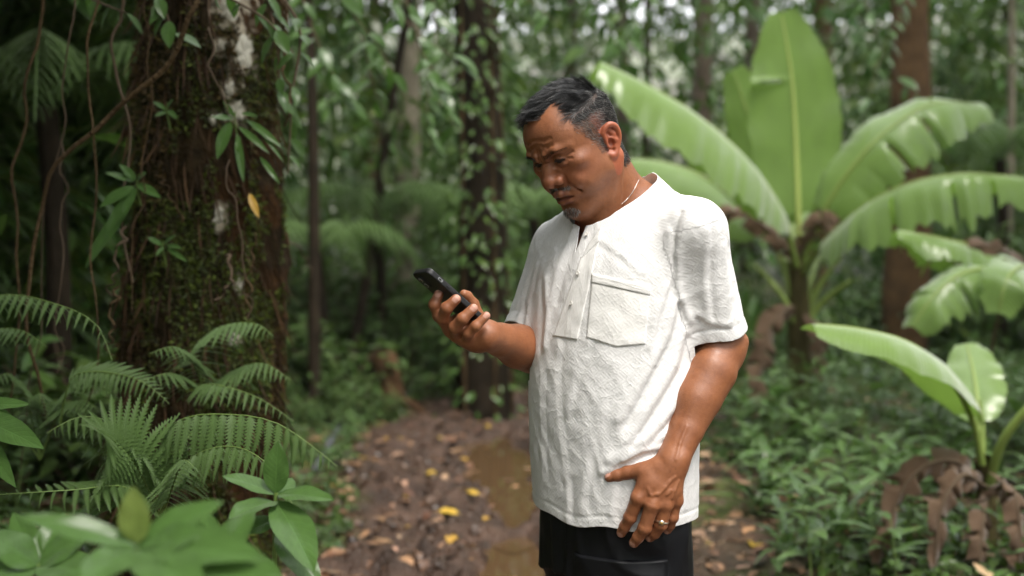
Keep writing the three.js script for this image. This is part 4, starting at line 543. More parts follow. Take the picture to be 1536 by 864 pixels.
// ================================================================ on the ground
const gp = (x, y) => { const dir = at(x, y, 1).sub(camera.position), o = camera.position.clone(); let s = 2.5; for (; s < 18; s += .01) { const p = o.clone().addScaledVector(dir, s); if (p.y < groundY(p.x, p.z)) break; } return o.addScaledVector(dir, s); };
const hosePts = HOSE.map(([x, y]) => gp(x, y)), byHose = (x, z) => hosePts.some((p) => Math.hypot(p.x - x, p.z - z) < .3);
const dryMats = [LM(.26, .135, .070, { rough: .62, trans: .12, spec: .6 }), LM(.17, .085, .045, { rough: .55, trans: .1 }), LM(.46, .29, .19, { rough: .5, trans: .15 }), LM(.11, .055, .032, { rough: .5, trans: .08 }), LM(.42, .26, .06, { rough: .55, trans: .2 })];
const litter = [blade(.085, .042, { nu: 5, nv: 2, droop: .9, fold: .35, wave: .12 }), blade(.11, .040, { nu: 5, nv: 2, droop: -.7, fold: .2, wave: .15 }), blade(.06, .034, { nu: 4, nv: 2, droop: 1.5, fold: .1, wave: .2 })];
{
  const r = rng(1212);
  dryMats.forEach((m, k) => litter.forEach((g, j) => {
    const n = [900, 900, 760, 800, 130][k], im = new THREE.InstancedMesh(g, m, n), c = new THREE.Color(); let i = 0, tries = 0;
    while (i < n && tries++ < 40000) { const d = 3.2 + 9.5 * Math.pow(r(), .75), x = (r() - .5) * 1.15 * d, p = pathIn(x, -d), w = pud(x, -d); if (w > .35 && r() < .93) continue; if (p > .5 && r() < (x > pathX(d) - .1 ? .72 : .30) + .3 * noise(x * 2, d * 2, 7)) continue; const b = r() * 6.28, y = Math.max(groundY(x, -d), w > .35 ? WATER : -1) + .006; im.setMatrixAt(i, M4(V(x, y, -d), qDir(V(Math.cos(b), (r() - .4) * .35, Math.sin(b)), V((r() - .5) * .6, 1, (r() - .5) * .6)), .55 + .8 * r())); const q = .65 + .7 * r(); im.setColorAt(i, c.setRGB(q, q * (.9 + .2 * r()), q)); i++; }
    im.count = i; im.name = numbered('leaf_litter'); im.userData = { kind: 'stuff', label: 'brown fallen leaves strewn over the mud', category: 'leaf litter' }; im.castShadow = im.receiveShadow = true; scene.add(im);
  }));
  // clods and crumbs of mud
  const clod = new THREE.IcosahedronGeometry(.02, 1); { const P = clod.attributes.position; for (let k = 0; k < P.count; k++) { const s = 1 + .35 * noise(P.getX(k) * 90, P.getY(k) * 90, P.getZ(k) * 90); P.setXYZ(k, P.getX(k) * s, P.getY(k) * s * .7, P.getZ(k) * s); } clod.computeVertexNormals(); }
  const cm = new THREE.InstancedMesh(clod, new THREE.MeshPhysicalMaterial({ color: lin(.085, .050, .033), roughness: .4 }), 1300), c = new THREE.Color(); let i = 0; while (i < 1300) { const d = 3.4 + 8 * Math.pow(r(), .8), x = pathX(d) + (r() - .5) * 1.7; if (pud(x, -d) > .5) continue; cm.setMatrixAt(i, M4(V(x, groundY(x, -d) + .004, -d), new THREE.Quaternion().setFromEuler(new THREE.Euler(r() * 6, r() * 6, r() * 6)), .3 + 1.6 * r() * r())); const q = .3 + 1.0 * r(); cm.setColorAt(i, c.setRGB(q, q, q)); i++; }
  cm.name = 'mud_clods'; cm.userData = { kind: 'stuff', label: 'wet crumbs of mud on the path', category: 'mud' }; scene.add(cm);
  // low ground cover on both sides
  const cov = clumpGeo(9, 9, .05, .040, .020, .4), N = 7200, gm = new THREE.InstancedMesh(cov, forestLeaf, N); i = 0; let tr = 0; while (i < N && tr++ < 90000) { const d = 3.3 + 8.5 * Math.pow(r(), .8), x = (r() - .5) * 1.2 * d, p = pathIn(x, -d); if (p > .25 || byHose(x, -d) || noise(x * 1.3, d * 1.1, 9) < (x > pathX(d) ? (d < 5.2 ? .22 : -.1) : d > 6.5 ? -.6 : -.05)) continue; gm.setMatrixAt(i, M4(V(x, groundY(x, -d) + .018, -d), new THREE.Quaternion().setFromEuler(new THREE.Euler(0, r() * 6, 0)), .7 + 1.1 * r())); const q = .6 + .8 * r(); gm.setColorAt(i, c.setRGB(q, q, q * .9)); i++; } gm.count = i;
  gm.name = 'ground_cover'; gm.userData = { kind: 'stuff', label: 'low creeping leaves covering the soil', category: 'ground cover' }; scene.add(gm);
  // the leaves that stand out, one by one
  const yel = [LM(.66, .42, .03, { rough: .42, trans: .25 }), LM(.58, .33, .04, { rough: .45, trans: .25 })], tan = [LM(.46, .25, .13, { rough: .5, trans: .15 }), LM(.32, .17, .09, { rough: .5, trans: .12 })], lg = blade(1, .55, { nu: 8, nv: 4, droop: .5, fold: .12, wave: .12 });
  const lay = (x, y, L, m, k, label, group) => { const dir = at(x, y, 1).sub(camera.position), o = camera.position.clone(); let s = 2.5; for (; s < 16; s += .01) { const p = o.clone().addScaledVector(dir, s); if (p.y < Math.max(groundY(p.x, p.z), pud(p.x, p.z) > .5 ? WATER : -9)) break; } const p = o.addScaledVector(dir, s), t = mesh(numbered('fallen_leaf'), lg, m, scene), b = k * 1.7; t.position.copy(p).setY(p.y + .012); t.quaternion.copy(qDir(V(Math.cos(b), .08, Math.sin(b)), V(.15 * Math.sin(k), 1, .25))); t.scale.setScalar(L); tag(t, label, 'leaf', group); };
  [[657, 770, .115], [680, 806, .10], [655, 712, .095], [606, 794, .07], [700, 740, .08], [612, 746, .07], [606, 600, .09], [601, 585, .07], [728, 640, .07], [735, 780, .06], [600, 660, .07], [575, 660, .06], [500, 570, .09], [466, 600, .09], [450, 545, .09], [690, 690, .06]].forEach(([x, y, L], k) => lay(x, y, L, yel[k % 2], k, 'yellow fallen leaf lying on the brown mud', 'yellow leaves on the mud'));
  lay(1130, 824, .13, yel[0], 3, 'bright yellow curled leaf on the ground near his trouser leg', undefined);
  [[555, 800, .15], [540, 700, .12], [1115, 805, .17], [1060, 850, .15], [790, 735, .14], [640, 850, .11], [575, 770, .1], [1100, 770, .12], [530, 740, .1], [1165, 845, .12], [470, 660, .12], [430, 590, .12], [415, 545, .12], [1210, 830, .12], [600, 840, .1], [520, 830, .12]].forEach(([x, y, L], k) => lay(x, y, L, tan[k % 2], k + 5, 'large tan dead leaf lying on the wet ground', 'tan dead leaves'));
  // hose along the edge of the path, twigs, a stump
  const hp = HOSE.map(([x, y]) => { const p = gp(x, y); p.y += .022; return p; }), hose = mesh('hose', limb(hp.map((p) => p.clone().sub(hp[0])), .022, .022, 8, 6), new THREE.MeshPhysicalMaterial({ color: lin(.10, .105, .12), roughness: .5 }), scene); hose.position.copy(hp[0]); tag(hose, 'grey water hose lying along the edge of the mud path', 'hose');
  for (const [k, [x0, y0, x1, y1, R]] of [[560, 815, 620, 838, .008], [725, 560, 760, 545, .014], [540, 640, 600, 655, .007], [1060, 715, 1110, 705, .007], [610, 708, 680, 716, .006], [500, 600, 545, 590, .007]].entries()) { const a = gp(x0, y0), b = gp(x1, y1); a.y += .015; b.y += .02; const s = mesh(numbered('fallen_stick'), limb([V(0, 0, 0), b.clone().sub(a).multiplyScalar(.5).add(V(0, .012, .01)), b.clone().sub(a)], R, R * .6, 6, 4), k % 2 ? vineBrown : twigBrown, scene); s.position.copy(a); tag(s, 'thin dead stick lying on the muddy ground', 'stick', 'sticks on the ground'); }
  const sp = at(590, 520, 9.2), st = thing('tree_stump', 'broken brown stump in the bushes beyond the bend', 'stump', V(sp.x, groundBase(sp.x, sp.z), sp.z)); mesh('trunk', trunkGeo([V(0, -.1, 0), V(-.03, .25, 0), V(-.10, .52, 0)], .16, .10, .04, 14, 6), BM(.16, .09, .05), st);
  for (const [a, l] of [[-1, .5], [.6, .6]]) mesh('root', trunkGeo([V(0, .12, 0), V(Math.sin(a) * l * .5, .08, .12), V(Math.sin(a) * l, -.03, .2)], .06, .02, .01, 8, 4), BM(.14, .08, .045), st);
}
// ================================================================ the man: head
const person = thing('person', 'man in white short-sleeved shirt and black trousers frowning at a phone', 'person', V(0.21, 0, -2.15));
const toPerson = new THREE.Matrix4().makeTranslation(-0.21, 0, 2.15);
const HS = 0.985;
const headM = new THREE.Matrix4().multiplyMatrices(
  new THREE.Matrix4().makeTranslation(0.131, 1.494, -2.1),
  new THREE.Matrix4().multiplyMatrices(new THREE.Matrix4().makeRotationFromEuler(new THREE.Euler(34 * Math.PI / 180, -47 * Math.PI / 180, 5 * Math.PI / 180, 'YXZ')), new THREE.Matrix4().makeScale(HS, HS, HS)));
const headInv = headM.clone().invert();
const toHead = (p) => { const q = p.clone().applyMatrix4(headInv); return [q.x, q.y, q.z]; };
// torso axes: forward, his left
const TY = -46 * Math.PI / 180, FW = V(Math.sin(TY), 0, Math.cos(TY)), LF = V(Math.cos(TY), 0, -Math.sin(TY)), TC = V(0.212, 0, -2.16);
const tp = (l, y, f) => TC.clone().addScaledVector(LF, l).addScaledVector(FW, f).setY(y);

const EYE = [0.0300, 0.0245, 0.0745];
const LIPU = [[-.0285, -.0530, .0790, .0024], [-.016, -.0445, .0935, .0056], [-.005, -.0405, .1000, .0064], [0, -.0415, .1005, .0060], [.005, -.0405, .1000, .0064], [.016, -.0445, .0935, .0056], [.0285, -.0530, .0790, .0024]];
const LIPD = [[-.0245, -.0550, .0790, .0028], [-.012, -.0590, .0920, .0070], [0, -.0605, .0955, .0078], [.012, -.0590, .0920, .0070], [.0245, -.0550, .0790, .0028]];
const head = new Field();
{
  const F = head;
  F.ell([0, .046, -.012], [.0765, .088, .098], .01);
  F.ell([0, .055, .040], [.062, .056, .050], .03);
  F.ell([0, -.015, .030], [.063, .078, .060], .03);
  F.both((s) => {
    F.cone([s * .054, -.040, .012], .018, [s * .014, -.086, .068], .018, .03);
    F.ell([s * .038, -.030, .054], [.024, .031, .027], .022);
    F.ell([s * .050, .006, .058], [.020, .015, .020], .016);
    F.ell([s * .053, -.010, .020], [.017, .035, .03], .02);
  });
  F.ell([0, -.086, .076], [.021, .017, .018], .02);
  F.ell([0, -.047, .074], [.033, .027, .024], .016);
  // double chin and neck root
  F.ell([0, -.086, .035], [.036, .018, .038], .028);
  // brows: ridge pulled down and in
  F.both((s) => {
    F.cone([s * .012, .0395, .0910], .0078, [s * .034, .0450, .0845], .0075, .012);
    F.cone([s * .034, .0450, .0845], .0075, [s * .052, .0420, .0640], .0060, .010);
    F.ell([s * .0105, .0430, .0955], [.0062, .0068, .0048], .006);
  });
  // sockets
  F.both((s) => F.ell([s * .0310, .0265, .0935], [.0165, .0105, .0110], .012, true));
  F.both((s) => F.ell([s * .0165, .0240, .0930], [.0065, .0085, .0065], .008, true));
  // nose
  F.cone([0, .0340, .0870], .0080, [0, .010, .0965], .0095, .014);
  F.cone([0, .010, .0965], .0095, [0, -.0060, .1050], .0120, .008);
  F.ell([0, -.0085, .1065], [.0138, .0118, .0108], .006);
  F.both((s) => F.ell([s * .0165, -.0125, .0955], [.0106, .0098, .0125], .006));
  F.cone([0, -.016, .105], .0062, [0, -.0240, .0955], .0055, .004);
  F.both((s) => F.ell([s * .0095, -.0205, .1020], [.0056, .0066, .0066], .003, true, [.5, s * .3, 0]));
  F.both((s) => F.chain([[s * .0275, -.0065, .0900, .0022], [s * .0285, -.0185, .0880, .0022]], .003, true));
  // folds from nose to mouth, cheek crease
  F.both((s) => F.chain([[s * .0265, -.018, .0915, .0022], [s * .0340, -.033, .0850, .0024], [s * .0375, -.049, .0770, .002]], .009, true));
  F.both((s) => F.ell([s * .0385, -.024, .0755], [.013, .014, .010], .012));
  // lips
  F.chain(LIPU, .006); F.chain(LIPD, .006);
  F.chain([[-.0320, -.0585, .0760, .0014], [-.0285, -.0545, .0815, .0018], [-.014, -.0508, .0975, .0036], [0, -.0498, .1035, .0046], [.014, -.0508, .0975, .0036], [.0285, -.0545, .0815, .0018], [.0320, -.0585, .0760, .0014], [.0345, -.0640, .0725, .0012]], .0028, true);
  F.ell([0, -.0725, .0965], [.020, .0050, .0070], .010, true);
  F.cone([0, -.030, .1035], .0024, [0, -.038, .1070], .0020, .004, true);
  // eyes: balls, lids, bags
  F.both((s) => {
    const [ex, ey, ez] = [s * EYE[0], EYE[1], EYE[2]], R = .0128;
    F.ell([ex, ey, ez], [R, R, R], .001);
    const lid = (r, test) => F.add(false, .0022, ex, ey, ez, r, (x, y, z) => { const px = x - ex, py = y - ey, pz = z - ez; return Math.max(Math.sqrt(px * px + py * py + pz * pz) - r, test(px * s, py, pz)); });
    const tilt = (px) => -.10 * px - 40 * px * px;
    lid(R + .0024, (px, py, pz) => -(py - tilt(px) * .6 - .0022 + pz * .05));
    lid(R + .0015, (px, py, pz) => (py - tilt(px) * -.5 + .0076));
    F.ell([ex, ey - .0130, ez + .0080], [.0125, .0042, .0052], .006);
    F.chain([[ex - s * .013, ey + .0055, ez + .0150, .0012], [ex, ey + .0088, ez + .0145, .0012], [ex + s * .014, ey + .003, ez + .008, .0012]], .003, true);
    F.chain([[ex - s * .012, ey - .0085, ez + .0165, .0018], [ex - s * .002, ey - .0165, ez + .0150, .0018], [ex + s * .012, ey - .0165, ez + .0095, .0014]], .0055, true);
  });
  // frown and forehead lines
  const groove = (pts, r, k, deep) => { const on = pts.map(([x, y]) => { let z = .14; for (let i = 0; i < 60; i++) { const d = F.eval(x, y, z); if (d < 1e-4) break; z -= d * .8; } return [x, y, z + r - deep, r]; }); F.chain(on, k, true); };
  for (const s of [1, -1]) groove([[s * .0055, .0300], [s * .0058, .0400], [s * .0050, .0500], [s * .0030, .0560]], .0016, .006, .0020);
  for (const [y, b, d] of [[.0650, .004, .0004], [.0760, .003, .0003]]) groove([-.036, -.024, -.012, 0, .012, .024, .036].map((x) => [x, y + b * Math.cos(x * 110) - b]), .0016, .006, d);
  groove([[-.013, .0250], [-.006, .0275], [0, .0282], [.006, .0275], [.013, .0250]], .0014, .004, .0012);
  for (const s of [1, -1]) { groove([[s * .047, .022], [s * .056, .018]], .0012, .004, .0008); groove([[s * .048, .027], [s * .058, .028]], .0012, .004, .0008); }
  // neck
  const nb = toHead(tp(0, 1.365, -.045)), nf = toHead(tp(0, 1.355, .045)), nk = toHead(tp(0, 1.30, -.02));
  F.cone([0, -.005, -.030], .056, nb, .060, .03);
  F.cone([0, -.045, .010], .044, nf, .042, .03);
  F.cone(nb, .064, nk, .09, .03);
  for (const s of [1, -1]) { F.cone(toHead(tp(s * .03, 1.375, -.05)), .045, toHead(tp(s * .15, 1.34, -.04)), .04, .05); F.chain([[s * .062, -.035, -.022, .016], [...toHead(tp(s * .025, 1.345, .055)), .012]], .025); }
  // ears
  for (const s of [1, -1]) {
    const e = (u, v, w) => { // u back, v up, w out, tilted back and flared
      const a = .18, uu = u * Math.cos(a) - v * Math.sin(a) * -1, vv = v * Math.cos(a) - u * Math.sin(a); const fl = .42;
      return [s * (.0735 + w * Math.cos(fl) + uu * Math.sin(fl)), .001 + vv, -.004 - uu * Math.cos(fl) + w * Math.sin(fl)];
    };
    const hel = [[.000, .008, .004, .0030], [-.002, .020, .005, .0036], [.006, .031, .006, .0040], [.017, .034, .006, .0042], [.027, .027, .005, .0042], [.031, .014, .003, .0040], [.029, .000, .002, .0036], [.022, -.012, .002, .0036], [.013, -.023, .003, .0050], [.006, -.027, .003, .0058], [.001, -.022, .003, .0045]];
    const E = new Field();
    const hc = new THREE.CatmullRomCurve3(hel.map(([u, v, w]) => V(...e(u, v, w)))), ring = Array.from({ length: 31 }, (_, i) => { const p = hc.getPoint(i / 30), q = i / 30 * (hel.length - 1), k = Math.min(hel.length - 2, Math.floor(q)); return [p.x, p.y, p.z, lerp(hel[k][3], hel[k + 1][3], q - k)]; });
    // plate between helix and centre
    for (let i = 0; i < hel.length - 1; i++) { const c = e(.013, .004, .000); const m = hel[i]; E.cone(e(m[0], m[1], m[2] - .004), .0026, c, .0036, .006); }
    E.chain(ring, .004);
    E.chain([[...e(.012, .024, .002), .0026], [...e(.020, .014, .003), .0030], [...e(.020, .001, .004), .0032], [...e(.014, -.011, .004), .0030]], .004);
    E.chain([[...e(.001, .003, .004), .0042], [...e(.001, -.006, .005), .0042]], .004);
    E.ell(e(.009, -.001, .005), [.0068, .0078, .0068], .003, true);
    E.cone(e(.012, .0135, .0045), .0022, e(.007, .020, .0045), .002, .002, true);
    F.add(false, .006, s * .085, 0, -.02, .055, (x, y, z) => E.eval(x, y, z));
  }
}
const fHead = (x, y, z) => head.eval(x, y, z);
// hair-bearing scalp, from a side view of the head: y above the line at z
const ZF = [[-.012, .000], [-.008, .014], [.006, .019], [.022, .026], [.044, .037], [.067, .047], [.082, .044], [.098, .031], [.114, .018], [.16, .012]];
const zAt = (y) => { for (let i = 0; i + 1 < ZF.length; i++) if (y <= ZF[i + 1][0]) return lerp(ZF[i][1], ZF[i + 1][1], clamp((y - ZF[i][0]) / (ZF[i + 1][0] - ZF[i][0]), 0, 1)); return .012; };
function scalp(x, y, z) { // metres inside the hairline (negative: bare skin)
  const w = .004 * noise(x * 160, y * 160, z * 160) + .003 * noise(x * 60, y * 60, z * 60 + 7), ax = Math.abs(x);
  if (ax > .079 && y < .05 && y > -.034 && z < .012 && z > -.05) return -1;
  if (y < -.010) return z < -.036 ? Math.min(y + .068, -.034 - z) + w : -1;
  if (ax > .070 && y < .034 && z < .001 && z > -.034) return -1;
  if (z < -.01 && y < .05) return .02 + w;
  return lerp(.066 + (y > .1 ? (y - .1) * .3 : (y - .1) * 1.2), zAt(y), sstep(.016, .040, ax)) - z + w;
}
const segD = (p, a, b) => { const dx = b[0] - a[0], dy = b[1] - a[1], dz = b[2] - a[2], L = dx * dx + dy * dy + dz * dz; let t = ((p[0] - a[0]) * dx + (p[1] - a[1]) * dy + (p[2] - a[2]) * dz) / L; t = clamp(t, 0, 1); return Math.hypot(p[0] - a[0] - dx * t, p[1] - a[1] - dy * t, p[2] - a[2] - dz * t); };
const chainD = (p, c) => { let m = 1; for (let i = 0; i + 1 < c.length; i++) m = Math.min(m, segD(p, c[i], c[i + 1]) - (c[i][3] + c[i + 1][3]) / 2); return m; };
const SKIN = [0.265, 0.096, 0.039];
function skinTone(x, y, z, out) { // freckled, uneven complexion
  const n = .22 * fbm(x * 30, y * 30, z * 30, 3) + .11 * noise(x * 260, y * 260, z * 260), sp = Math.max(0, noise(x * 330 + 9, y * 330, z * 330) - .72) * 1.1;
  out[0] = SKIN[0] * (1 + n - sp); out[1] = SKIN[1] * (1 + 1.25 * n - sp * 1.2); out[2] = SKIN[2] * (1 + 1.3 * n - sp * 1.3); return out;
}
const mixc = (c, t, k) => { c[0] = lerp(c[0], t[0], k); c[1] = lerp(c[1], t[1], k); c[2] = lerp(c[2], t[2], k); };
function headColour(x, y, z) {
  const c = skinTone(x, y, z, [0, 0, 0]), p = [x, y, z];
  mixc(c, [.42, .13, .075], .35 * Math.exp(-((Math.abs(x) - .042) ** 2 + (y + .012) ** 2) / .0006) * (z > .03 ? 1 : 0));           // ruddy cheeks
  mixc(c, [.46, .16, .085], .4 * Math.exp(-(x * x + (y + .009) ** 2 + (z - .113) ** 2) / .0003));
  if (Math.abs(x) > .071 && z < .005 && z > -.05) mixc(c, [.46, .10, .05], .5);                                                // ears
  const lu = Math.min(chainD(p, LIPU), chainD(p, LIPD)); mixc(c, [.150, .040, .032], .85 * (1 - sstep(-.0005, .0016, lu)));
  // shaved beard shadow on lip and chin
  const bs = Math.max(Math.exp(-((x / .030) ** 2 + ((y + .033) / .008) ** 2)), Math.exp(-((x / .024) ** 2 + ((y + .085) / .017) ** 2))) * (z > .05 ? 1 : 0); mixc(c, [.10, .062, .045], .5 * bs * (.55 + .45 * noise(x * 500, y * 500, z * 500)));
  mixc(c, [.17, .10, .065], .35 * sstep(.0, .02, -y - .055 + z * .1) * (z > .0 && z < .08 && y < -.03 ? 1 : 0) * Math.max(0, noise(x * 420, y * 420, z * 420)));
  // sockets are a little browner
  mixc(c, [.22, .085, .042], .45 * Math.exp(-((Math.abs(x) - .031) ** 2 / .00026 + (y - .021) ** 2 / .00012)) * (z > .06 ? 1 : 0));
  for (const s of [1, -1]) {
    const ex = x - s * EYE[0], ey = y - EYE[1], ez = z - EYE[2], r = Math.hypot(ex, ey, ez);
    if (r < .01345 && ez > 0) { const ir = Math.hypot(ex + .002, ey + .0052); mixc(c, ir < .0075 ? [.005, .004, .004] : [.022, .015, .012], 1); }  // eye whites coloured near black too: the lid shade painted in
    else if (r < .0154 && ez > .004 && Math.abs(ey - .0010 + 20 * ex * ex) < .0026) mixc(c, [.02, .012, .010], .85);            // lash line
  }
  const s = scalp(x, y, z); if (z < .09 && s > -.012) { const side = sstep(.085, .06, y) * sstep(-.035, -.005, z); mixc(c, [.030, .022, .018], sstep(-.004, .012, s) * lerp(.9, .55, side)); }
  return c;
}
function skinGeo(m, colour, matrix, uvf) {
  const col = [], uv = [], c = [];
  for (let i = 0; i < m.pos.length; i += 3) { const q = colour(m.pos[i], m.pos[i + 1], m.pos[i + 2]); col.push(q[0], q[1], q[2]); const w = uvf(m.pos[i], m.pos[i + 1], m.pos[i + 2]); uv.push(w[0], w[1]); }
  const g = geo(m.pos, m.idx, uv, col); if (matrix) g.applyMatrix4(matrix); return g;
}
const headMesh = meshField(fHead, [-.125, -.23, -.19], [.125, .145, .132], .0021);
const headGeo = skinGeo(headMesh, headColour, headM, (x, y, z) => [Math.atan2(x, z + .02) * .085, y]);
// ---------------------------------------------------------------- hair, brows, whiskers: single tapered strands
class Strands {
  constructor() { this.p = []; this.i = []; this.c = []; }
  add(pts, r, col) { // three-sided tapered tube
    const n = pts.length, base = this.p.length / 3, t = V(), a = V(), b = V(), up = V(.31, .52, .79);
    for (let k = 0; k < n; k++) {
      t.subVectors(pts[Math.min(k + 1, n - 1)], pts[Math.max(k - 1, 0)]).normalize(); a.crossVectors(t, up).normalize(); b.crossVectors(t, a);
      const rr = r * (k === n - 1 ? .25 : 1 - .35 * k / n);
      for (let q = 0; q < 3; q++) { const w = q * 2.094, cs = Math.cos(w) * rr, sn = Math.sin(w) * rr; this.p.push(pts[k].x + a.x * cs + b.x * sn, pts[k].y + a.y * cs + b.y * sn, pts[k].z + a.z * cs + b.z * sn); this.c.push(col[0], col[1], col[2]); }
      if (k) for (let q = 0; q < 3; q++) { const u = base + (k - 1) * 3 + q, v = base + (k - 1) * 3 + (q + 1) % 3; this.i.push(u, v, v + 3, u, v + 3, u + 3); }
    }
  }
  geo(m) { const g = geo(this.p, this.i, null, this.c); if (m) g.applyMatrix4(m); return g; }
}
const hairMat = new THREE.MeshPhysicalMaterial({ vertexColors: true, roughness: .34, specularIntensity: .9 });
const hairR = rng(77), hs = new Strands(), brow = [new Strands(), new Strands()], whisk = new Strands(), goat = new Strands();
{
  const { pos, idx } = headMesh, A = V(), B = V(), C = V(), P = V(), tri = [], cum = []; let tot = 0;
  for (let i = 0; i < idx.length; i += 3) {
    const a = idx[i] * 3, b = idx[i + 1] * 3, c = idx[i + 2] * 3; if (pos[a + 2] > .12 || pos[a + 1] < -.11) continue;
    A.fromArray(pos, a); B.fromArray(pos, b); C.fromArray(pos, c); const ar = B.clone().sub(A).cross(C.clone().sub(A)).length() / 2; tri.push(i); cum.push(tot += ar);
  }
  const pick = () => { const t = hairR() * tot; let lo = 0, hi = cum.length - 1; while (lo < hi) { const m = (lo + hi) >> 1; if (cum[m] < t) lo = m + 1; else hi = m; } const i = tri[lo]; A.fromArray(pos, idx[i] * 3); B.fromArray(pos, idx[i + 1] * 3); C.fromArray(pos, idx[i + 2] * 3); let u = hairR(), v = hairR(); if (u + v > 1) { u = 1 - u; v = 1 - v; } P.copy(A).addScaledVector(B.clone().sub(A), u).addScaledVector(C.clone().sub(A), v); return P; };
  let made = 0, tries = 0;
  while (made < 25000 && tries++ < 200000) {
    const p = pick(), s = scalp(p.x, p.y, p.z); if (s < -.002 || p.z > .1) continue;
    const n = grad(fHead, p), top = sstep(.070, .100, p.y), front = sstep(.01, .065, p.z), fade = sstep(.085, .06, p.y) * sstep(-.04, -.01, p.z);
    if (s < .006 && hairR() < .45) continue;
    if (hairR() < .4 * fade) continue;
    // fall: forward and to his right on top, down and back at the sides
    const cl = noise(p.x * 55, p.y * 55, p.z * 55), cl2 = noise(p.x * 55 + 30, p.y * 55, p.z * 55);
    const dTop = V(-.55 + .55 * cl, .25 + .30 * front, .85 - .3 * cl2), dSide = V(0, -.75, -.65 + .3 * cl);
    const d = dSide.lerp(dTop, top).normalize(); d.addScaledVector(n, -.72 * d.dot(n)).addScaledVector(n, lerp(.12, .30, top)).normalize();
    let len = lerp(lerp(.009, .0055, fade), lerp(.030, .034, front), top) * (.7 + .6 * hairR()); if (s < .012) len *= .75;
    const grey = hairR() < lerp(lerp(.24, .5, fade), .035, top), g = grey ? .20 + .25 * hairR() : lerp(.010, .05, fade) + .014 * hairR();
    const cs = .0075, cj = (q) => Math.floor(q / cs), ci = cj(p.x), ck = cj(p.y), cm = cj(p.z), cc = V((ci + .2 + .6 * h3(ci, ck, cm)) * cs, (ck + .2 + .6 * h3(ci, ck, cm + 9)) * cs, (cm + .2 + .6 * h3(ci + 9, ck, cm)) * cs).sub(p), kj = [h3(ci, ck + 5, cm) - .5, h3(ci + 3, ck, cm) - .5, h3(ci, ck, cm + 3) - .5];
    const pts = [], q = p.clone().addScaledVector(n, -.0008), dir = d.clone(), N = top > .3 ? 6 : 4;
    for (let k = 0; k < N; k++) {
      pts.push(q.clone()); q.addScaledVector(dir, len / (N - 1)); dir.y -= .10 * top; dir.x += (.10 * cl) * top; dir.z += -.02; dir.x += (hairR() - .5) * .10 + kj[0] * .28 * top; dir.y += (hairR() - .5) * .08 + kj[1] * .16 * top; dir.z += (hairR() - .5) * .08 + kj[2] * .28 * top; if (k) q.addScaledVector(cc, .09 * top); dir.normalize();
      const h = head.eval(q.x, q.y, q.z); if (h < .0012) q.addScaledVector(grad(fHead, q), .0016 - h);
    }
    hs.add(pts, grey ? .00025 : lerp(.00030, .00022, fade), [g, g * .97, g * (grey ? .93 : 1.0)]); made++;
  }
  // brows
  for (let k = 0; k < 420; k++) {
    const s = k % 2 ? 1 : -1, t = Math.pow(hairR(), 1.1), w = (hairR() - .5) * lerp(.0085, .003, t), x = s * lerp(.0115, .055, t), y = lerp(.0385, .0465, Math.min(1, t * 1.7)) - .005 * Math.max(0, t - .55) * 2.2 + w;
    const p = march(fHead, V(x, y, .16), V(0, 0, -1)); if (!p) continue; const n = grad(fHead, p), d = V(s * (.5 + .5 * t), .55 * (1 - t) - .25 * t, 0).addScaledVector(n, .28).normalize();
    if (hairR() < t * .6) continue; brow[k % 2].add([p, p.clone().addScaledVector(d, .003), p.clone().addScaledVector(d, .0055).addScaledVector(n, -.0009)], .00025, [.012, .009, .008]);
  }
  // lashes
  for (const s of [1, -1]) for (let k = 0; k < 30; k++) { const u = (k / 29 - .5) * .024, p = V(s * (EYE[0] + u), EYE[1] + .0010 - .06 * u - 24 * u * u, EYE[2] + Math.sqrt(Math.max(1e-6, .0150 ** 2 - u * u)) - .0004); brow[s > 0 ? 1 : 0].add([p, p.clone().add(V(s * u * .15, -.0016, .0016)), p.clone().add(V(s * u * .3, -.0032, .0026))], .00022, [.008, .006, .006]); }
  // moustache and goatee, dark at the middle of the lip and grey outside
  for (let k = 0; k < 190; k++) {
    const x = (hairR() - .5) * .056, y = -.0300 - .0065 * (hairR() - .5) - .10 * Math.abs(x) + (Math.abs(x) < .004 ? .002 : 0); const p = march(fHead, V(x, y, .16), V(0, 0, -1)); if (!p || p.z < .07) continue;
    const n = grad(fHead, p), gy = hairR() < .5, g = gy ? .2 + .3 * hairR() : .014; const d = V(Math.sign(x) * .35, -.8, 0).addScaledVector(n, .5).normalize(), L = .004 + .003 * hairR();
    whisk.add([p, p.clone().addScaledVector(d, L * .6), p.clone().addScaledVector(d, L).add(V(0, -.0006, -.0004))], .00026, [g, g * .98, g * .95]);
  }
  for (let k = 0; k < 300; k++) {
    const a = hairR() * 6.28, r = Math.sqrt(hairR()), x = Math.cos(a) * r * .023, y = -.0860 + Math.sin(a) * r * .010; const p = march(fHead, V(x, y, .16), V(0, 0, -1)); if (!p || p.z < .045) continue;
    const n = grad(fHead, p), gy = hairR() < .7, g = gy ? .22 + .30 * hairR() : .02; const d = V(x * 4, -.85, .15).addScaledVector(n, .55).normalize(), L = .0025 + .0035 * hairR();
    goat.add([p, p.clone().addScaledVector(d, L * .6), p.clone().addScaledVector(d, L).add(V(0, -.001, 0))], .00028, [g, g * .98, g * .95]);
  }
}
// ================================================================ the man: arms, hands, torso
const A3 = (v, r) => [v.x, v.y, v.z, r];
const P = (x, y, d, r) => A3(at(x, y, d), r);
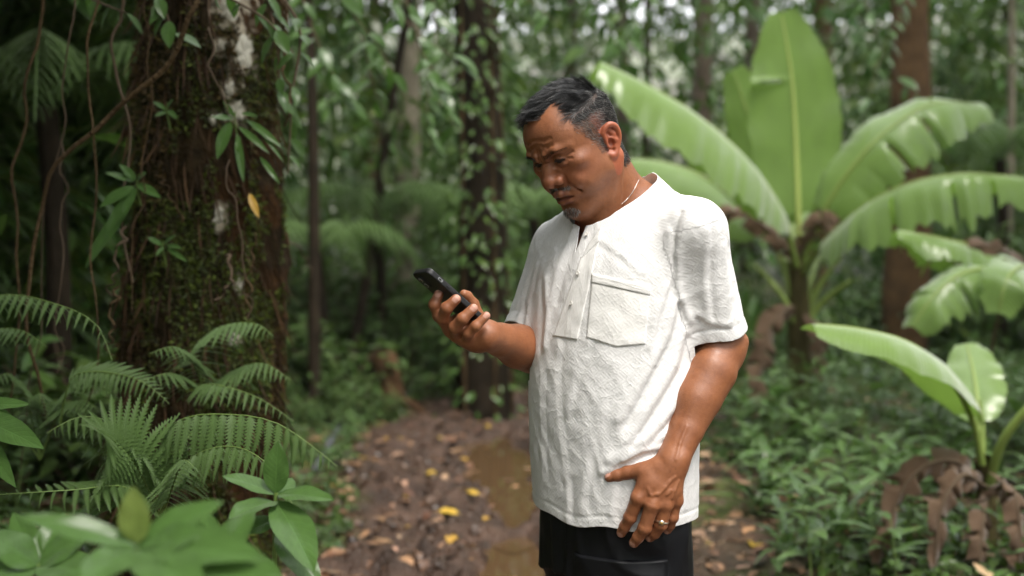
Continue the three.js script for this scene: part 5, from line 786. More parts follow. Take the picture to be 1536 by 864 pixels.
// --- left arm, hanging back, hand laid on the hip
const shL = at(1046, 348, 2.03), elL = at(1082, 520, 2.075), wrL = at(1008, 694, 1.99);
const armL = new Field(), handL = {};
{
  const F = armL, s = A3(shL), e = A3(elL), w = A3(wrL), mid = (a, b, t, r, o = [0, 0, 0]) => [lerp(a[0], b[0], t) + o[0], lerp(a[1], b[1], t) + o[1], lerp(a[2], b[2], t) + o[2], r];
  F.chain([[...s.slice(0, 3), .040], mid(s, e, .5, .043), mid(s, e, .85, .041), [e[0], e[1], e[2], .040]], .02);
  F.chain([[e[0] - .002, e[1] - .008, e[2], .041], mid(e, w, .22, .0465, [.002, 0, .004]), mid(e, w, .45, .0425), mid(e, w, .72, .0335), [w[0], w[1], w[2], .0285]], .02);
  F.cone(P(1108, 512, 2.085, .018), .018, P(1098, 540, 2.08, .016), .016, .022);              // point of the elbow
  F.cone(mid(e, w, .05, .03), .026, mid(e, w, .45, .028, [-.014, 0, .012]), .028, .03);       // forearm muscle on the thumb side
  F.ell([w[0] + .014, w[1] + .012, w[2] + .012], [.011, .011, .011], .014);                   // wrist bone
  // hand: palm slab from cones to each knuckle
  const K = { i: [957, 747, 1.978], m: [978, 757, 1.970], r: [998, 757, 1.976], p: [1014, 751, 1.990] };
  const J = {
    i: [[957, 747, 1.978, .0122], [945, 776, 1.990, .0107], [937, 790, 2.000, .0096], [932, 799, 2.008, .0084]],
    m: [[978, 757, 1.970, .0124], [967, 792, 1.979, .0110], [957, 806, 1.990, .0098], [951, 814, 1.998, .0086]],
    r: [[998, 757, 1.976, .0118], [991, 787, 1.981, .0106], [982, 800, 1.992, .0095], [975, 806, 2.001, .0083]],
    p: [[1014, 751, 1.990, .0105], [1009, 776, 1.994, .0094], [1005, 788, 2.003, .0085], [1001, 795, 2.010, .0075]],
  };
  const w2 = P(1000, 708, 1.987, .024);
  F.cone(w, .0285, w2, .026, .015);
  for (const k of 'imrp') F.cone([w2[0] + ({ i: -.010, m: -.003, r: .006, p: .013 })[k], w2[1], w2[2], 0], .0185, P(...K[k]), .0125, .014);
  F.cone(P(975, 722, 1.982), .016, P(1002, 735, 1.982), .015, .02);
  const T = [[985, 700, 1.985, .0175], [962, 706, 1.990, .0150], [941, 709, 1.998, .0124], [926, 713, 2.003, .0115], [914, 716, 2.006, .0092]];
  F.chain(T.map(([x, y, d, r]) => P(x, y, d, r)), .010);
  F.cone(P(972, 712, 1.984), .014, P(960, 738, 1.982), .0105, .012);                           // web of the thumb
  const X = new Field(), fingers = [];
  for (const k of 'imrp') { const c = J[k].map(([x, y, d, r]) => P(x, y, d, r)), G = new Field(); for (const q of c) q[3] *= 1.10; G.chain(c, .003); G.ell(c[1].slice(0, 3), [c[1][3] * 1.03, c[1][3] * 1.03, c[1][3] * 1.03], .004); fingers.push(G); handL[k] = c; }
  handL.t = T.map(([x, y, d, r]) => P(x, y, d, r));
  for (const G of fingers) { const c = G.ops[1]; F.add(false, .0035, c.cx, c.cy, c.cz, .06, (x, y, z) => G.eval(x, y, z)); }
  for (const k of 'imrp') { const q = P(...K[k]); F.ell([q[0], q[1] + .001, q[2] + .003], [.0105, .0105, .0090], .010); }          // knuckles
  // tendons and veins on the back of the hand
  for (const k of 'imr') { const q = P(...K[k]); F.cone([lerp(w2[0], q[0], .35), lerp(w2[1], q[1], .35), lerp(w2[2], q[2], .35) + .0165], .0035, [q[0], q[1], q[2] + .008], .0035, .006); }
  const vein = (pts) => { const on = pts.map(([x, y]) => { const o = camera.position, dir = at(x, y, 1).sub(o).normalize(), h = march((a, b, c) => F.eval(a, b, c), o, dir, 4); return h ? [h.x, h.y, h.z - .0006, .0016] : null; }).filter(Boolean); if (on.length > 1) F.chain(on, .0045); };
  vein([[1012, 716], [1004, 723], [998, 731], [988, 742]]); vein([[986, 741], [978, 744]]); vein([[1006, 736], [1001, 742]]); vein([[972, 733], [975, 741]]); vein([[1018, 722], [1012, 736], [1008, 747]]);
  vein([[1030, 640], [1020, 665], [1014, 690]]);
}
const fArmL = (x, y, z) => armL.eval(x, y, z);
// --- right arm, forearm brought forward to hold the phone
const shR = at(840, 374, 2.27), elR = at(820, 532, 2.265), wrR = at(729, 503, 2.055);
const PH = { c: at(672.5, 443.5, 2.035) };
{ // phone axes: long, near side, back face
  const a = V(-.68, .64, .33).normalize(), s = V(.48, .09, .87); s.addScaledVector(a, -s.dot(a)).normalize(); const b = V().crossVectors(s, a); Object.assign(PH, { a, b, s, L: .149, W: .073, T: .0115 });
}
const ph = (u, v, w) => PH.c.clone().addScaledVector(PH.a, u).addScaledVector(PH.s, v).addScaledVector(PH.b, w); // along, toward near side, out of the back
const armR = new Field(), handR = {};
{
  const F = armR, s = A3(shR), e = A3(elR), w = A3(wrR), mid = (a, b, t, r, o = [0, 0, 0]) => [lerp(a[0], b[0], t) + o[0], lerp(a[1], b[1], t) + o[1], lerp(a[2], b[2], t) + o[2], r];
  F.chain([[...s.slice(0, 3), .040], mid(s, e, .5, .045), [e[0], e[1], e[2], .045]], .02);
  F.chain([[e[0], e[1], e[2], .045], mid(e, w, .25, .047, [0, .002, 0]), mid(e, w, .5, .0425), mid(e, w, .78, .0335), [w[0], w[1], w[2], .0285]], .02);
  F.cone(mid(e, w, .1, .03), .034, mid(e, w, .5, .03, [0, -.006, .004]), .030, .03);
  // fingers wrap from behind the back plate round the near long side, tips resting on its edge
  const hw = PH.W / 2, ht = PH.T / 2;
  const fin = (u, du, r, tipV, tipW) => [
    A3(ph(u - .006 + du, hw * -.05, ht + .034), r * 1.15), A3(ph(u + du * .6, hw * .62, ht + .0285), r * 1.04), A3(ph(u, hw + .0085, ht + .0125), r * .97), A3(ph(u - .001, hw + tipV, -ht * tipW), r * .84)];
  const J = {
    i: [P(672, 487, 2.05, .0125), P(659, 473, 2.030, .0112), P(652, 457, 2.022, .0100), P(658, 442, 2.022, .0086)],
    m: [P(676, 495, 2.048, .0125), P(664, 477, 2.018, .0113), P(670, 462, 2.000, .0101), P(684, 449, 1.998, .0088)],
    r: [P(687, 503, 2.048, .0120), P(683, 491, 2.012, .0109), P(694, 478, 1.996, .0098), P(710, 463, 1.998, .0086)],
    p: [P(701, 509, 2.046, .0108), P(702, 500, 2.014, .0096), P(714, 489, 2.003, .0087), P(729, 474, 2.006, .0077)],
  };
  const heel = P(714, 506, 2.062, .022), w2 = P(722, 505, 2.056, .0255);
  F.cone(w, .0275, w2, .0255, .015);
  for (const k of 'imrp') F.cone(heel, .0205, J[k][0], .0125, .016);
  F.cone(P(700, 500, 2.070), .018, P(684, 486, 2.072), .016, .02);
  const T = [P(716, 494, 2.078, .0175), P(716, 474, 2.092, .0135), P(710, 456, 2.088, .0112), P(701, 444, 2.078, .0094), P(696, 441, 2.072, .0085)];
  F.chain(T, .010); F.cone(heel, .021, T[0], .0175, .014); F.cone(T[0], .016, P(690, 484, 2.07), .014, .016);
  for (const k of 'imrp') { const c = J[k], G = new Field(); for (const q of c) q[3] *= 1.10; G.chain(c, .003); for (const q of [1, 2]) G.ell(c[q].slice(0, 3), [c[q][3] * 1.02, c[q][3] * 1.02, c[q][3] * 1.02], .004); const o = G.ops[1]; F.add(false, .0030, o.cx, o.cy, o.cz, .06, (x, y, z) => G.eval(x, y, z)); handR[k] = c; }
  handR.t = T;
}
const fArmR = (x, y, z) => armR.eval(x, y, z);
const nails = [];
function nailSpots(hand, view, list) { // a nail lies on the back of each last joint
  for (const k of list) { const c = hand[k], n = c.length, a = V(...c[n - 2].slice(0, 3)), b = V(...c[n - 1].slice(0, 3)), d = b.clone().sub(a).normalize(), o = view.clone().addScaledVector(d, -view.dot(d)).normalize(); nails.push({ p: b.clone().addScaledVector(o, c[n - 1][3] * .85).addScaledVector(d, c[n - 1][3] * .25), d, o, s: V().crossVectors(d, o), r: c[n - 1][3] }); }
}
nailSpots(handL, V(-.2, .25, 1), 'imrp'); nailSpots(handL, V(-.1, 1, .5), 't'); nailSpots(handR, V(-.25, -.15, 1), 'imrp');
const T3 = [0, 0, 0];
function armColour(x, y, z) {
  const c = skinTone(x, y, z, [0, 0, 0]);
  for (const n of nails) { const dx = x - n.p.x, dy = y - n.p.y, dz = z - n.p.z; if (dx * dx + dy * dy + dz * dz > .0004) continue; const u = (dx * n.d.x + dy * n.d.y + dz * n.d.z) / (n.r * .85), v = (dx * n.s.x + dy * n.s.y + dz * n.s.z) / (n.r * .70), w = dx * n.o.x + dy * n.o.y + dz * n.o.z; if (w > -n.r * .5) { const m = 1 - sstep(.75, 1.05, Math.pow(Math.abs(u), 3) + Math.pow(Math.abs(v), 3)); mixc(c, u > .7 ? [.62, .45, .36] : [.52, .27, .20], m * .9); } }
  return c;
}
const armUv = (x, y, z) => [x + z, y];
const gArmL = skinGeo(meshField(fArmL, [.16, .70, -2.18], [.52, 1.44, -1.90], .0024), armColour, null, armUv);
const gArmR = skinGeo(meshField(fArmR, [-.16, 1.03, -2.36], [.17, 1.42, -1.93], .0022), armColour, null, armUv);
// --- hidden torso and legs under the clothes, one skin with the rest
const core = new Field();
core.ell([TC.x, 1.16, TC.z], [.135, .20, .115], .05); core.ell([TC.x, .92, TC.z], [.135, .16, .115], .05);
for (const s of [1, -1]) core.chain([[...tp(s * .085, .86, 0).toArray(), .07], [...tp(s * .09, .48, 0).toArray(), .05], [...tp(s * .09, .1, -.02).toArray(), .04]], .04);
core.cone(A3(shL), .04, A3(shR), .04, .05);
const gCore = skinGeo(meshField((x, y, z) => core.eval(x, y, z), [-.1, .03, -2.5], [.55, 1.45, -1.8], .014), (x, y, z) => skinTone(x, y, z, [0, 0, 0]), null, armUv);
// ================================================================ the man: clothes
const SEC = [[.70, .168, .148, .130], [.745, .170, .150, .132], [.80, .173, .153, .132], [.90, .177, .160, .128], [1.00, .179, .164, .122], [1.08, .181, .160, .118], [1.18, .185, .148, .118], [1.26, .186, .134, .122], [1.32, .172, .112, .118], [1.36, .140, .094, .110], [1.40, .098, .078, .096], [1.45, .066, .060, .080], [1.50, .05, .05, .06]];
function section(y) { for (let i = 0; i + 1 < SEC.length; i++) if (y <= SEC[i + 1][0]) { let t = clamp((y - SEC[i][0]) / (SEC[i + 1][0] - SEC[i][0]), 0, 1); const a = SEC[i], b = SEC[i + 1]; const p = SEC[Math.max(0, i - 1)], n = SEC[Math.min(SEC.length - 1, i + 2)], h = b[0] - a[0], H = (k) => { const m0 = (b[k] - p[k]) / (b[0] - p[0] || 1) * h, m1 = (n[k] - a[k]) / (n[0] - a[0] || 1) * h, t2 = t * t, t3 = t2 * t; return (2 * t3 - 3 * t2 + 1) * a[k] + (t3 - 2 * t2 + t) * m0 + (3 * t2 - 2 * t3) * b[k] + (t3 - t2) * m1; }; return [H(1), H(2), H(3)]; } return SEC[SEC.length - 1].slice(1); }
function tube(x, y, z, S) { // stacked near-elliptical cross-sections of the trunk
  const dx = x - TC.x, dz = z - TC.z, l = Math.abs(dx * LF.x + dz * LF.z), f = dx * FW.x + dz * FW.z, [a, bf, bb] = S(y), b = f > 0 ? bf : bb;
  const u = l / a, v = Math.abs(f) / b, r = Math.pow(Math.pow(u, 2.25) + Math.pow(v, 2.25), 1 / 2.25); if (r < 1e-4) return -Math.min(a, b);
  return (r - 1) * Math.hypot(l, f) / r * .92;
}
const SLL = { a: shL.clone(), b: at(1082, 502, 2.068) }, SLR = { a: shR.clone(), b: at(792, 497, 2.24) };
for (const s of [SLL, SLR]) { s.d = s.b.clone().sub(s.a); s.L = s.d.length(); s.d.normalize(); }
const sleeves = new Field();
sleeves.cone(SLL.a.toArray(), .0515, SLL.b.toArray(), .0490, .05); sleeves.cone(SLL.b.toArray(), .0490, SLL.b.clone().addScaledVector(SLL.d, .012).toArray(), .049, .01);
sleeves.cone(SLR.a.toArray(), .056, SLR.b.toArray(), .050, .05); sleeves.cone(SLR.b.toArray(), .050, SLR.b.clone().addScaledVector(SLR.d, .012).toArray(), .05, .01);
sleeves.cone(tp(.05, 1.392, -.045).toArray(), .045, shL.clone().add(V(-.014, .004, 0)).toArray(), .052, .05); sleeves.cone(tp(-.05, 1.384, -.045).toArray(), .038, shR.clone().add(V(.01, .004, 0)).toArray(), .050, .05);
const shirtBase = (x, y, z) => smin(tube(x, y, z, section), sleeves.eval(x, y, z), .045);
// creases: each runs along a line on the cloth
const creases = [];
function crease(pts, amp, w) {
  const on = pts.map(([x, y]) => march(shirtBase, camera.position, at(x, y, 1).sub(camera.position).normalize(), 4)).filter(Boolean).map((v) => v.toArray()); if (on.length < 2) return;
  const c = new THREE.Box3().setFromPoints(on.map((p) => V(...p))).getBoundingSphere(new THREE.Sphere()); creases.push({ on, amp, w, c: c.center, R: c.radius + 3 * w });
}
const ridge = (pts, amp, w, off = [w * 700, w * 700]) => { crease(pts, amp, w); crease(pts.map(([x, y]) => [x + off[0], y + off[1]]), -amp * .8, w * .9); };
// armpit and side drag lines
ridge([[1012, 452], [1000, 500], [968, 560], [930, 628]], .007, .012, [10, 9]);
ridge([[1024, 500], [1012, 545], [980, 600], [940, 660]], .006, .011, [9, 9]);
ridge([[1034, 556], [1010, 610], [965, 660], [915, 690]], .0075, .011, [6, 11]);
ridge([[1030, 610], [1000, 650], [950, 680], [905, 708]], .006, .009, [4, 10]);
ridge([[1000, 668], [965, 676], [935, 690]], .006, .007, [2, 9]);
ridge([[1034, 640], [1030, 700], [1026, 760]], .003, .010, [-9, 2]);
ridge([[1000, 430], [985, 470], [975, 520]], .0045, .010, [9, 3]);
ridge([[990, 300], [1004, 350], [1008, 420]], .003, .011, [8, 0]);
// front and belly
ridge([[884, 512], [862, 560], [850, 620]], .0022, .012, [9, 4]);
ridge([[838, 512], [832, 570], [838, 640], [846, 700]], .0012, .010, [9, 0]);
ridge([[812, 560], [812, 640], [815, 720]], .0014, .009, [8, 0]);
ridge([[905, 620], [880, 690], [872, 760]], .0022, .014, [10, 3]);
ridge([[820, 420], [822, 470], [818, 520]], .006, .010, [-9, 0]);
ridge([[860, 345], [838, 400], [826, 450]], .0035, .012, [9, 3]);
ridge([[925, 700], [920, 745], [916, 772]], .0026, .010, [9, 0]);
ridge([[850, 720], [852, 755], [850, 775]], .0024, .010, [8, 0]);
ridge([[900, 360], [935, 385], [960, 410]], .0025, .012, [2, 9]);
// sleeves
ridge([[1030, 318], [1016, 380], [1018, 440], [1034, 480]], .0055, .010, [-8, 0]);
ridge([[1060, 345], [1056, 420], [1062, 480]], .004, .010, [9, 0]);
ridge([[1086, 370], [1092, 430], [1096, 490]], .0035, .009, [8, 0]);
ridge([[1046, 470], [1064, 482], [1090, 486]], .003, .008, [2, 9]);
ridge([[806, 400], [794, 450], [788, 490]], .004, .009, [-7, 2]);
ridge([[796, 430], [782, 465], [776, 488]], .003, .007, [6, 2]);
const q3 = [0, 0, 0];
function folds(x, y, z) {
  let s = 0; q3[0] = x; q3[1] = y; q3[2] = z;
  for (const c of creases) { const ex = x - c.c.x, ey = y - c.c.y, ez = z - c.c.z; if (ex * ex + ey * ey + ez * ez > c.R * c.R) continue; let d = 9; for (let i = 0; i + 1 < c.on.length; i++) d = Math.min(d, segD(q3, c.on[i], c.on[i + 1])); d /= c.w; if (d < 3) s += c.amp * Math.exp(-1.35 * Math.pow(d, 1.35)); }
  const u = x * LF.x + z * LF.z, w = noise(x * 9, y * 7, z * 9);
  s += .0008 * (1 - 2 * Math.abs(noise(u * 26 + y * 13 + 2 * w, y * 7 - u * 8, z * 8))) + .0008 * noise(x * 62 + 3 * w, y * 46, z * 62);
  return s;
}
const hemAt = (x, z) => .772 + .022 * sstep(.10, .02, x) + .004 * Math.sin(x * 40 + z * 31);
const RN = V(0, 1, 0).addScaledVector(FW, .40).normalize(), RC = tp(0, 1.379, .002);   // neckline plane
const RF = V().crossVectors(LF, RN).normalize();
const NR = [.071, .080];
function fShirt(x, y, z) {
  const b = shirtBase(x, y, z); if (b > .03 || b < -.03) return b;
  let g = b - folds(x, y, z); // a sewn fold line round hem and cuffs
  const st = Math.min(Math.abs(y - hemAt(x, z) - .020), Math.abs(sleeveEnd(x, y, z, SLL) + .024), Math.abs(sleeveEnd(x, y, z, SLR) + .024)); if (st < .0045) g += .0012 * (1 - st / .0045);
  return g;
}
function sleeveEnd(x, y, z, s) { // > 0 past the cuff; only on the sleeve itself
  const px = x - s.b.x, py = y - s.b.y, pz = z - s.b.z, e = px * s.d.x + py * s.d.y + pz * s.d.z; if (Math.abs(e) > .1) return -1;
  const r = Math.hypot(px - s.d.x * e, py - s.d.y * e, pz - s.d.z * e); return r < .072 ? e + .003 * Math.sin(Math.atan2(pz, px) * 3 + 1) : -1;
}
function cutAway(x, y, z) { // > 0: no cloth here
  let cut = Math.max(hemAt(x, z) - y, sleeveEnd(x, y, z, SLL), sleeveEnd(x, y, z, SLR));
  const rx = x - RC.x, ry = y - RC.y, rz = z - RC.z, l = rx * LF.x + rz * LF.z, w = rx * RN.x + ry * RN.y + rz * RN.z, t = rx * RF.x + ry * RF.y + rz * RF.z;
  const nr = Math.hypot(l / NR[0], t / NR[1]); if (w > -.08) cut = Math.max(cut, (1 - nr) * .075); if (nr < 1.3 && w > .003) cut = Math.max(cut, w - .003);
  const dl = (x - TC.x) * LF.x + (z - TC.z) * LF.z, fr = (x - TC.x) * FW.x + (z - TC.z) * FW.z; // open slit below the collar
  if (fr > 0 && y > 1.296 && y < 1.40) cut = Math.max(cut, .001 + (y - 1.296) * .16 - Math.abs(dl + .002));
  return cut;
}
function clipSheet({ pos, idx }, cut, thick) { // trims a mesh along cut = 0 and gives the sheet a thickness
  const v = []; for (let i = 0; i < pos.length; i += 3) v.push(cut(pos[i], pos[i + 1], pos[i + 2]));
  const out = [], mid = new Map(), at2 = (a, b) => { const k = a < b ? a * 1e7 + b : b * 1e7 + a; if (!mid.has(k)) { let t0 = 0, t1 = 1, f0 = v[a]; for (let n = 0; n < 12; n++) { const t = (t0 + t1) / 2, f = cut(lerp(pos[a * 3], pos[b * 3], t), lerp(pos[a * 3 + 1], pos[b * 3 + 1], t), lerp(pos[a * 3 + 2], pos[b * 3 + 2], t)); if ((f > 0) === (f0 > 0)) t0 = t; else t1 = t; } mid.set(k, pos.length / 3); const t = (t0 + t1) / 2; for (let q = 0; q < 3; q++) pos.push(lerp(pos[a * 3 + q], pos[b * 3 + q], t)); v.push(0); } return mid.get(k); };
  for (let i = 0; i < idx.length; i += 3) {
    const T = [idx[i], idx[i + 1], idx[i + 2]], poly = [];
    for (let k = 0; k < 3; k++) { const a = T[k], b = T[(k + 1) % 3]; if (v[a] <= 0) poly.push(a); if ((v[a] <= 0) !== (v[b] <= 0)) poly.push(at2(a, b)); }
    for (let k = 1; k + 1 < poly.length; k++) out.push(poly[0], poly[k], poly[k + 1]);
  }
  // drop unused points
  const map = new Map(), p2 = [], i2 = out.map((q) => { if (!map.has(q)) { map.set(q, p2.length / 3); p2.push(pos[q * 3], pos[q * 3 + 1], pos[q * 3 + 2]); } return map.get(q); });
  const g = geo(p2, i2), n = g.attributes.normal, N = p2.length / 3, edges = new Map();
  for (let i = 0; i < i2.length; i += 3) for (let k = 0; k < 3; k++) { const a = i2[i + k], b = i2[i + (k + 1) % 3], key = a < b ? a * 1e7 + b : b * 1e7 + a; edges.set(key, edges.has(key) ? null : [a, b]); }
  for (let i = 0; i < N; i++) p2.push(p2[i * 3] - n.getX(i) * thick, p2[i * 3 + 1] - n.getY(i) * thick, p2[i * 3 + 2] - n.getZ(i) * thick);
  const L = i2.length; for (let i = 0; i < L; i += 3) i2.push(i2[i] + N, i2[i + 2] + N, i2[i + 1] + N);
  for (const e of edges.values()) if (e) i2.push(e[1], e[0], e[0] + N, e[1], e[0] + N, e[1] + N);
  return { pos: p2, idx: i2 };
}
const shirtUv = (x, y, z) => {
  for (const s of [SLL, SLR]) { const px = x - s.a.x, py = y - s.a.y, pz = z - s.a.z, t = px * s.d.x + py * s.d.y + pz * s.d.z, r = Math.hypot(px - s.d.x * t, py - s.d.y * t, pz - s.d.z * t), dl = (x - TC.x) * LF.x + (z - TC.z) * LF.z; if (t > -.02 && r < .085 && Math.abs(dl) > .168) return [Math.atan2(px - s.d.x * t, pz - s.d.z * t) * .056 + 3, t]; }
  const dx = x - TC.x, dz = z - TC.z; return [Math.atan2(dx * LF.x + dz * LF.z, dx * FW.x + dz * FW.z) * .165, y];
};
// tone-on-tone woven key pattern
const KEY = ['##########......', '#........#.####.', '#.######.#.#..#.', '#.#....#.#.#.##.', '#.#.##.#.#.#....', '#.#..#.#.#.#####', '#.####.#.#......', '#......#.#######', '########........', '........########', '.######.#......#', '.#....#.#.####.#', '.#.##.#.#.#..#.#', '.#.#..#.#.##.#.#', '.#.####.#....#.#', '.#......######.#'];
const keyAt = (u, v) => { const m = (q) => ((q % 1) + 1) % 1; return KEY[Math.floor(m(v) * 16)][Math.floor(m(u) * 16)] === '#' ? 1 : 0; };
const keySoft = (u, v) => { let s = 0; for (const a of [-.012, 0, .012]) for (const b of [-.012, 0, .012]) s += keyAt(u + a, v + b); return s / 9; };
const weave = (u, v) => .5 + .25 * Math.sin(u * 6.2832 * 96) * Math.sin(v * 6.2832 * 96);
const clothMap = tex(512, 512, (u, v) => { const k = keySoft(u, v), n = pf(u, v, 8, 3) * .05 + pf(u, v, 64, 9, 2) * .05 - .05, q = .925 + .022 * k + n; return [q, q * .992, q * .98]; }, true, 1 / .042);
const rdg = (n, p) => Math.pow(1 - Math.abs(2 * n - 1), p);
const clothBump = tex(1024, 1024, (u, v) => { const w = .03 * (pf(u, v, 5, 41, 2) - .5), a = u + w, b = v - w; return .10 * keySoft(u * 6, v * 6) + .05 * pf(u, v, 256, 4, 1) + .42 * rdg(pf(a, b, 5, 11, 3), 7) + .26 * rdg(pf(a, b, 11, 23, 3), 7) + .14 * rdg(pf(a, b, 26, 31, 2), 5); }, false, 1 / .252); // woven key, crinkles of worn cotton
for (const t of [clothMap, clothBump]) { t.rotation = Math.PI / 4; }
const shirtMat = new THREE.MeshPhysicalMaterial({ color: lin(.93, .93, .935), map: clothMap, bumpMap: clothBump, bumpScale: .0012, roughness: .9, sheen: .25, sheenRoughness: .6, transmission: .10, thickness: 0 });
const plainMap = tex(256, 256, (u, v) => { const q = .93 + pf(u, v, 16, 3) * .06 - .03 + .02 * weave(u, v); return [q, q * .992, q * .978]; }, true, 12);
const shirtPlain = new THREE.MeshPhysicalMaterial({ color: lin(.93, .925, .915), map: plainMap, bumpMap: clothBump, bumpScale: .0009, roughness: .9, sheen: .25, sheenRoughness: .6 });
const shirtGeo = (() => { const m = clipSheet(meshField(fShirt, [-.06, .745, -2.42], [.50, 1.475, -1.90], .0034, 1.6), cutAway, .0018), uv = []; for (let i = 0; i < m.pos.length; i += 3) uv.push(...shirtUv(m.pos[i], m.pos[i + 1], m.pos[i + 2])); return geo(m.pos, m.idx, uv); })();
const shirt = mesh('shirt', shirtGeo.applyMatrix4(toPerson), shirtMat, person); shirt.userData.label = 'white collarless shirt woven with a key pattern';
// sewn-on cloth: a patch that lies on the shirt, its rim turned down onto it
const fCloth = (x, y, z) => shirtBase(x, y, z) - folds(x, y, z);
function patch(name, quad, nu, nv, lift, mat, shape) {
  const pos = [], idx = [], uv = [], ray = (x, y) => march(fCloth, camera.position, at(x, y, 1).sub(camera.position).normalize(), 4);
  const [a, b, c, d] = quad;
  for (let j = -1; j <= nv + 1; j++) for (let i = -1; i <= nu + 1; i++) {
    const rim = i < 0 || j < 0 || i > nu || j > nv; let u = clamp(i / nu, 0, 1), v = clamp(j / nv, 0, 1); const [du, dv] = shape ? shape(u, v) : [0, 0];
    const x = lerp(lerp(a[0], b[0], u), lerp(d[0], c[0], u), v) + du, y = lerp(lerp(a[1], b[1], u), lerp(d[1], c[1], u), v) + dv, p = ray(x, y); if (!p) throw new Error('patch misses ' + x + ' ' + y);
    const n = grad(fCloth, p, .004); p.addScaledVector(n, rim ? -.001 : lift); pos.push(p.x, p.y, p.z); uv.push(u * .09 + .6, v * .11 + .3);
  }
  const N = nu + 3; for (let j = 0; j < nv + 2; j++) for (let i = 0; i < nu + 2; i++) { const q = j * N + i; idx.push(q, q + N, q + 1, q + 1, q + N, q + N + 1); }
  return mesh(name, geo(pos, idx, uv).applyMatrix4(toPerson), mat, shirt);
}
patch('pocket', [[889, 411], [975, 430], [968, 516], [880, 506]], 34, 34, .0014, shirtPlain, (u, v) => [0, v * 9 * (1 - Math.abs(u - .5) * 2) - (v < .2 ? 0 : 0)]);
patch('pocket_hem', [[888, 410], [976, 429.5], [974.5, 443], [887.5, 424]], 34, 4, .0022, shirtPlain);
patch('placket', [[872, 386], [899, 360], [866, 510], [830, 504]], 14, 50, .0014, shirtPlain);
patch('placket_edge', [[884, 366], [903, 340], [899, 362], [873, 388]], 8, 10, .0018, shirtPlain);
{ // collar band: a strip round the neckline, open at the front
  const pos = [], idx = [], uv = [], N = 72; const ring = (th, up, out) => { const l = Math.sin(th), t = Math.cos(th); return RC.clone().addScaledVector(LF, l * (NR[0] + out)).addScaledVector(RF, -t * (NR[1] + out)).addScaledVector(RN, up - .006 + .006 * Math.cos(th)); };
  const sgn = RF.dot(FW) < 0 ? 1 : -1;
  for (let i = 0; i <= N; i++) { const th = lerp(.13, 6.2832 - .10, i / N), f = sgn > 0 ? th : Math.PI - th; for (const [up, out] of [[-.030, .010], [-.016, .0085], [.000, .0050], [.012, .0015], [.0135, -.0005], [.011, -.002], [-.004, .0015], [-.028, .004]]) { const p = ring(f, up + .0018 * Math.sin(th * 7), out + .0008 * Math.sin(th * 11)); pos.push(p.x, p.y, p.z); uv.push(th * .08, up); } }
  for (let i = 0; i < N; i++) for (let k = 0; k < 8; k++) { const a = i * 8 + k, b = i * 8 + (k + 1) % 8; idx.push(a, b, b + 8, a, b + 8, a + 8); }
  mesh('collar', geo(pos, idx, uv).applyMatrix4(toPerson), shirtPlain, shirt);
}
{ // buttons
  const btn = new THREE.LatheGeometry([[0, .0010], [.0026, .0010], [.0034, .0016], [.0040, .0012], [.0040, 0]].map(([x, y]) => new THREE.Vector2(x, y)), 20), bm = new THREE.MeshPhysicalMaterial({ color: lin(.72, .69, .64), roughness: .5 });
  for (const [x, y] of [[881, 352], [868, 410], [858, 455]]) { const p = march(fCloth, camera.position, at(x, y, 1).sub(camera.position).normalize(), 4); if (!p) continue; const n = grad(fCloth, p, .004), o = mesh('button', btn, bm, shirt); o.quaternion.setFromUnitVectors(V(0, 1, 0), n); o.position.copy(p).addScaledVector(n, .0032).applyMatrix4(toPerson); }
}
// trousers
const TSEC = [[.0, .16, .13, .12], [.66, .156, .132, .108], [.74, .158, .138, .110], [.80, .155, .140, .108], [.95, .158, .14, .118], [1.1, .15, .13, .11]];
const tsection = (y) => { for (let i = 0; i + 1 < TSEC.length; i++) if (y <= TSEC[i + 1][0]) { const t = clamp((y - TSEC[i][0]) / (TSEC[i + 1][0] - TSEC[i][0]), 0, 1), a = TSEC[i], b = TSEC[i + 1]; return [lerp(a[1], b[1], t), lerp(a[2], b[2], t), lerp(a[3], b[3], t)]; } return [.15, .13, .11]; };
const legs = new Field();
for (const s of [1, -1]) legs.chain([[...tp(s * .078, .74, .005).toArray(), .076], [...tp(s * .086, .50, .012).toArray(), .078], [...tp(s * .094, .28, -.005).toArray(), .076], [...tp(s * .096, .06, -.012).toArray(), .072]], .03);
function fPants(x, y, z) {
  let d = smin(Math.max(tube(x, y, z, tsection), .66 - y), legs.eval(x, y, z), .05); if (Math.abs(d) > .03) return d;
  const u = x * LF.x + z * LF.z, w = noise(x * 7, y * 5, z * 7);
  d -= .0038 * (1 - 2 * Math.abs(noise(u * 30 + y * 4 + w * 2, y * 5, z * 12 + w))) + .0015 * noise(x * 70, y * 30, z * 70);
  return Math.max(d, .075 + .01 * noise(x * 30, 0, z * 30) - y, y - .90);
}
const pantsBump = tex(256, 256, (u, v) => .5 + .3 * Math.sin(6.2832 * (u * 80 + v * 80)) + .2 * (pf(u, v, 32, 2) - .5), false, 8);
const pantsMat = new THREE.MeshPhysicalMaterial({ color: lin(.0045, .0047, .006), roughness: .5, specularIntensity: .45, sheen: .10, sheenRoughness: .4, sheenColor: lin(.5, .55, .7), bumpMap: pantsBump, bumpScale: .0002 });
const pantsGeo = (() => { const m = meshField(fPants, [-.05, .04, -2.45], [.50, .93, -1.88], .006, 1.5), uv = []; for (let i = 0; i < m.pos.length; i += 3) uv.push(Math.atan2(m.pos[i] - TC.x, m.pos[i + 2] - TC.z) * .15, m.pos[i + 1]); return geo(m.pos, m.idx, uv); })();
const trousers = mesh('trousers', pantsGeo.applyMatrix4(toPerson), pantsMat, person);
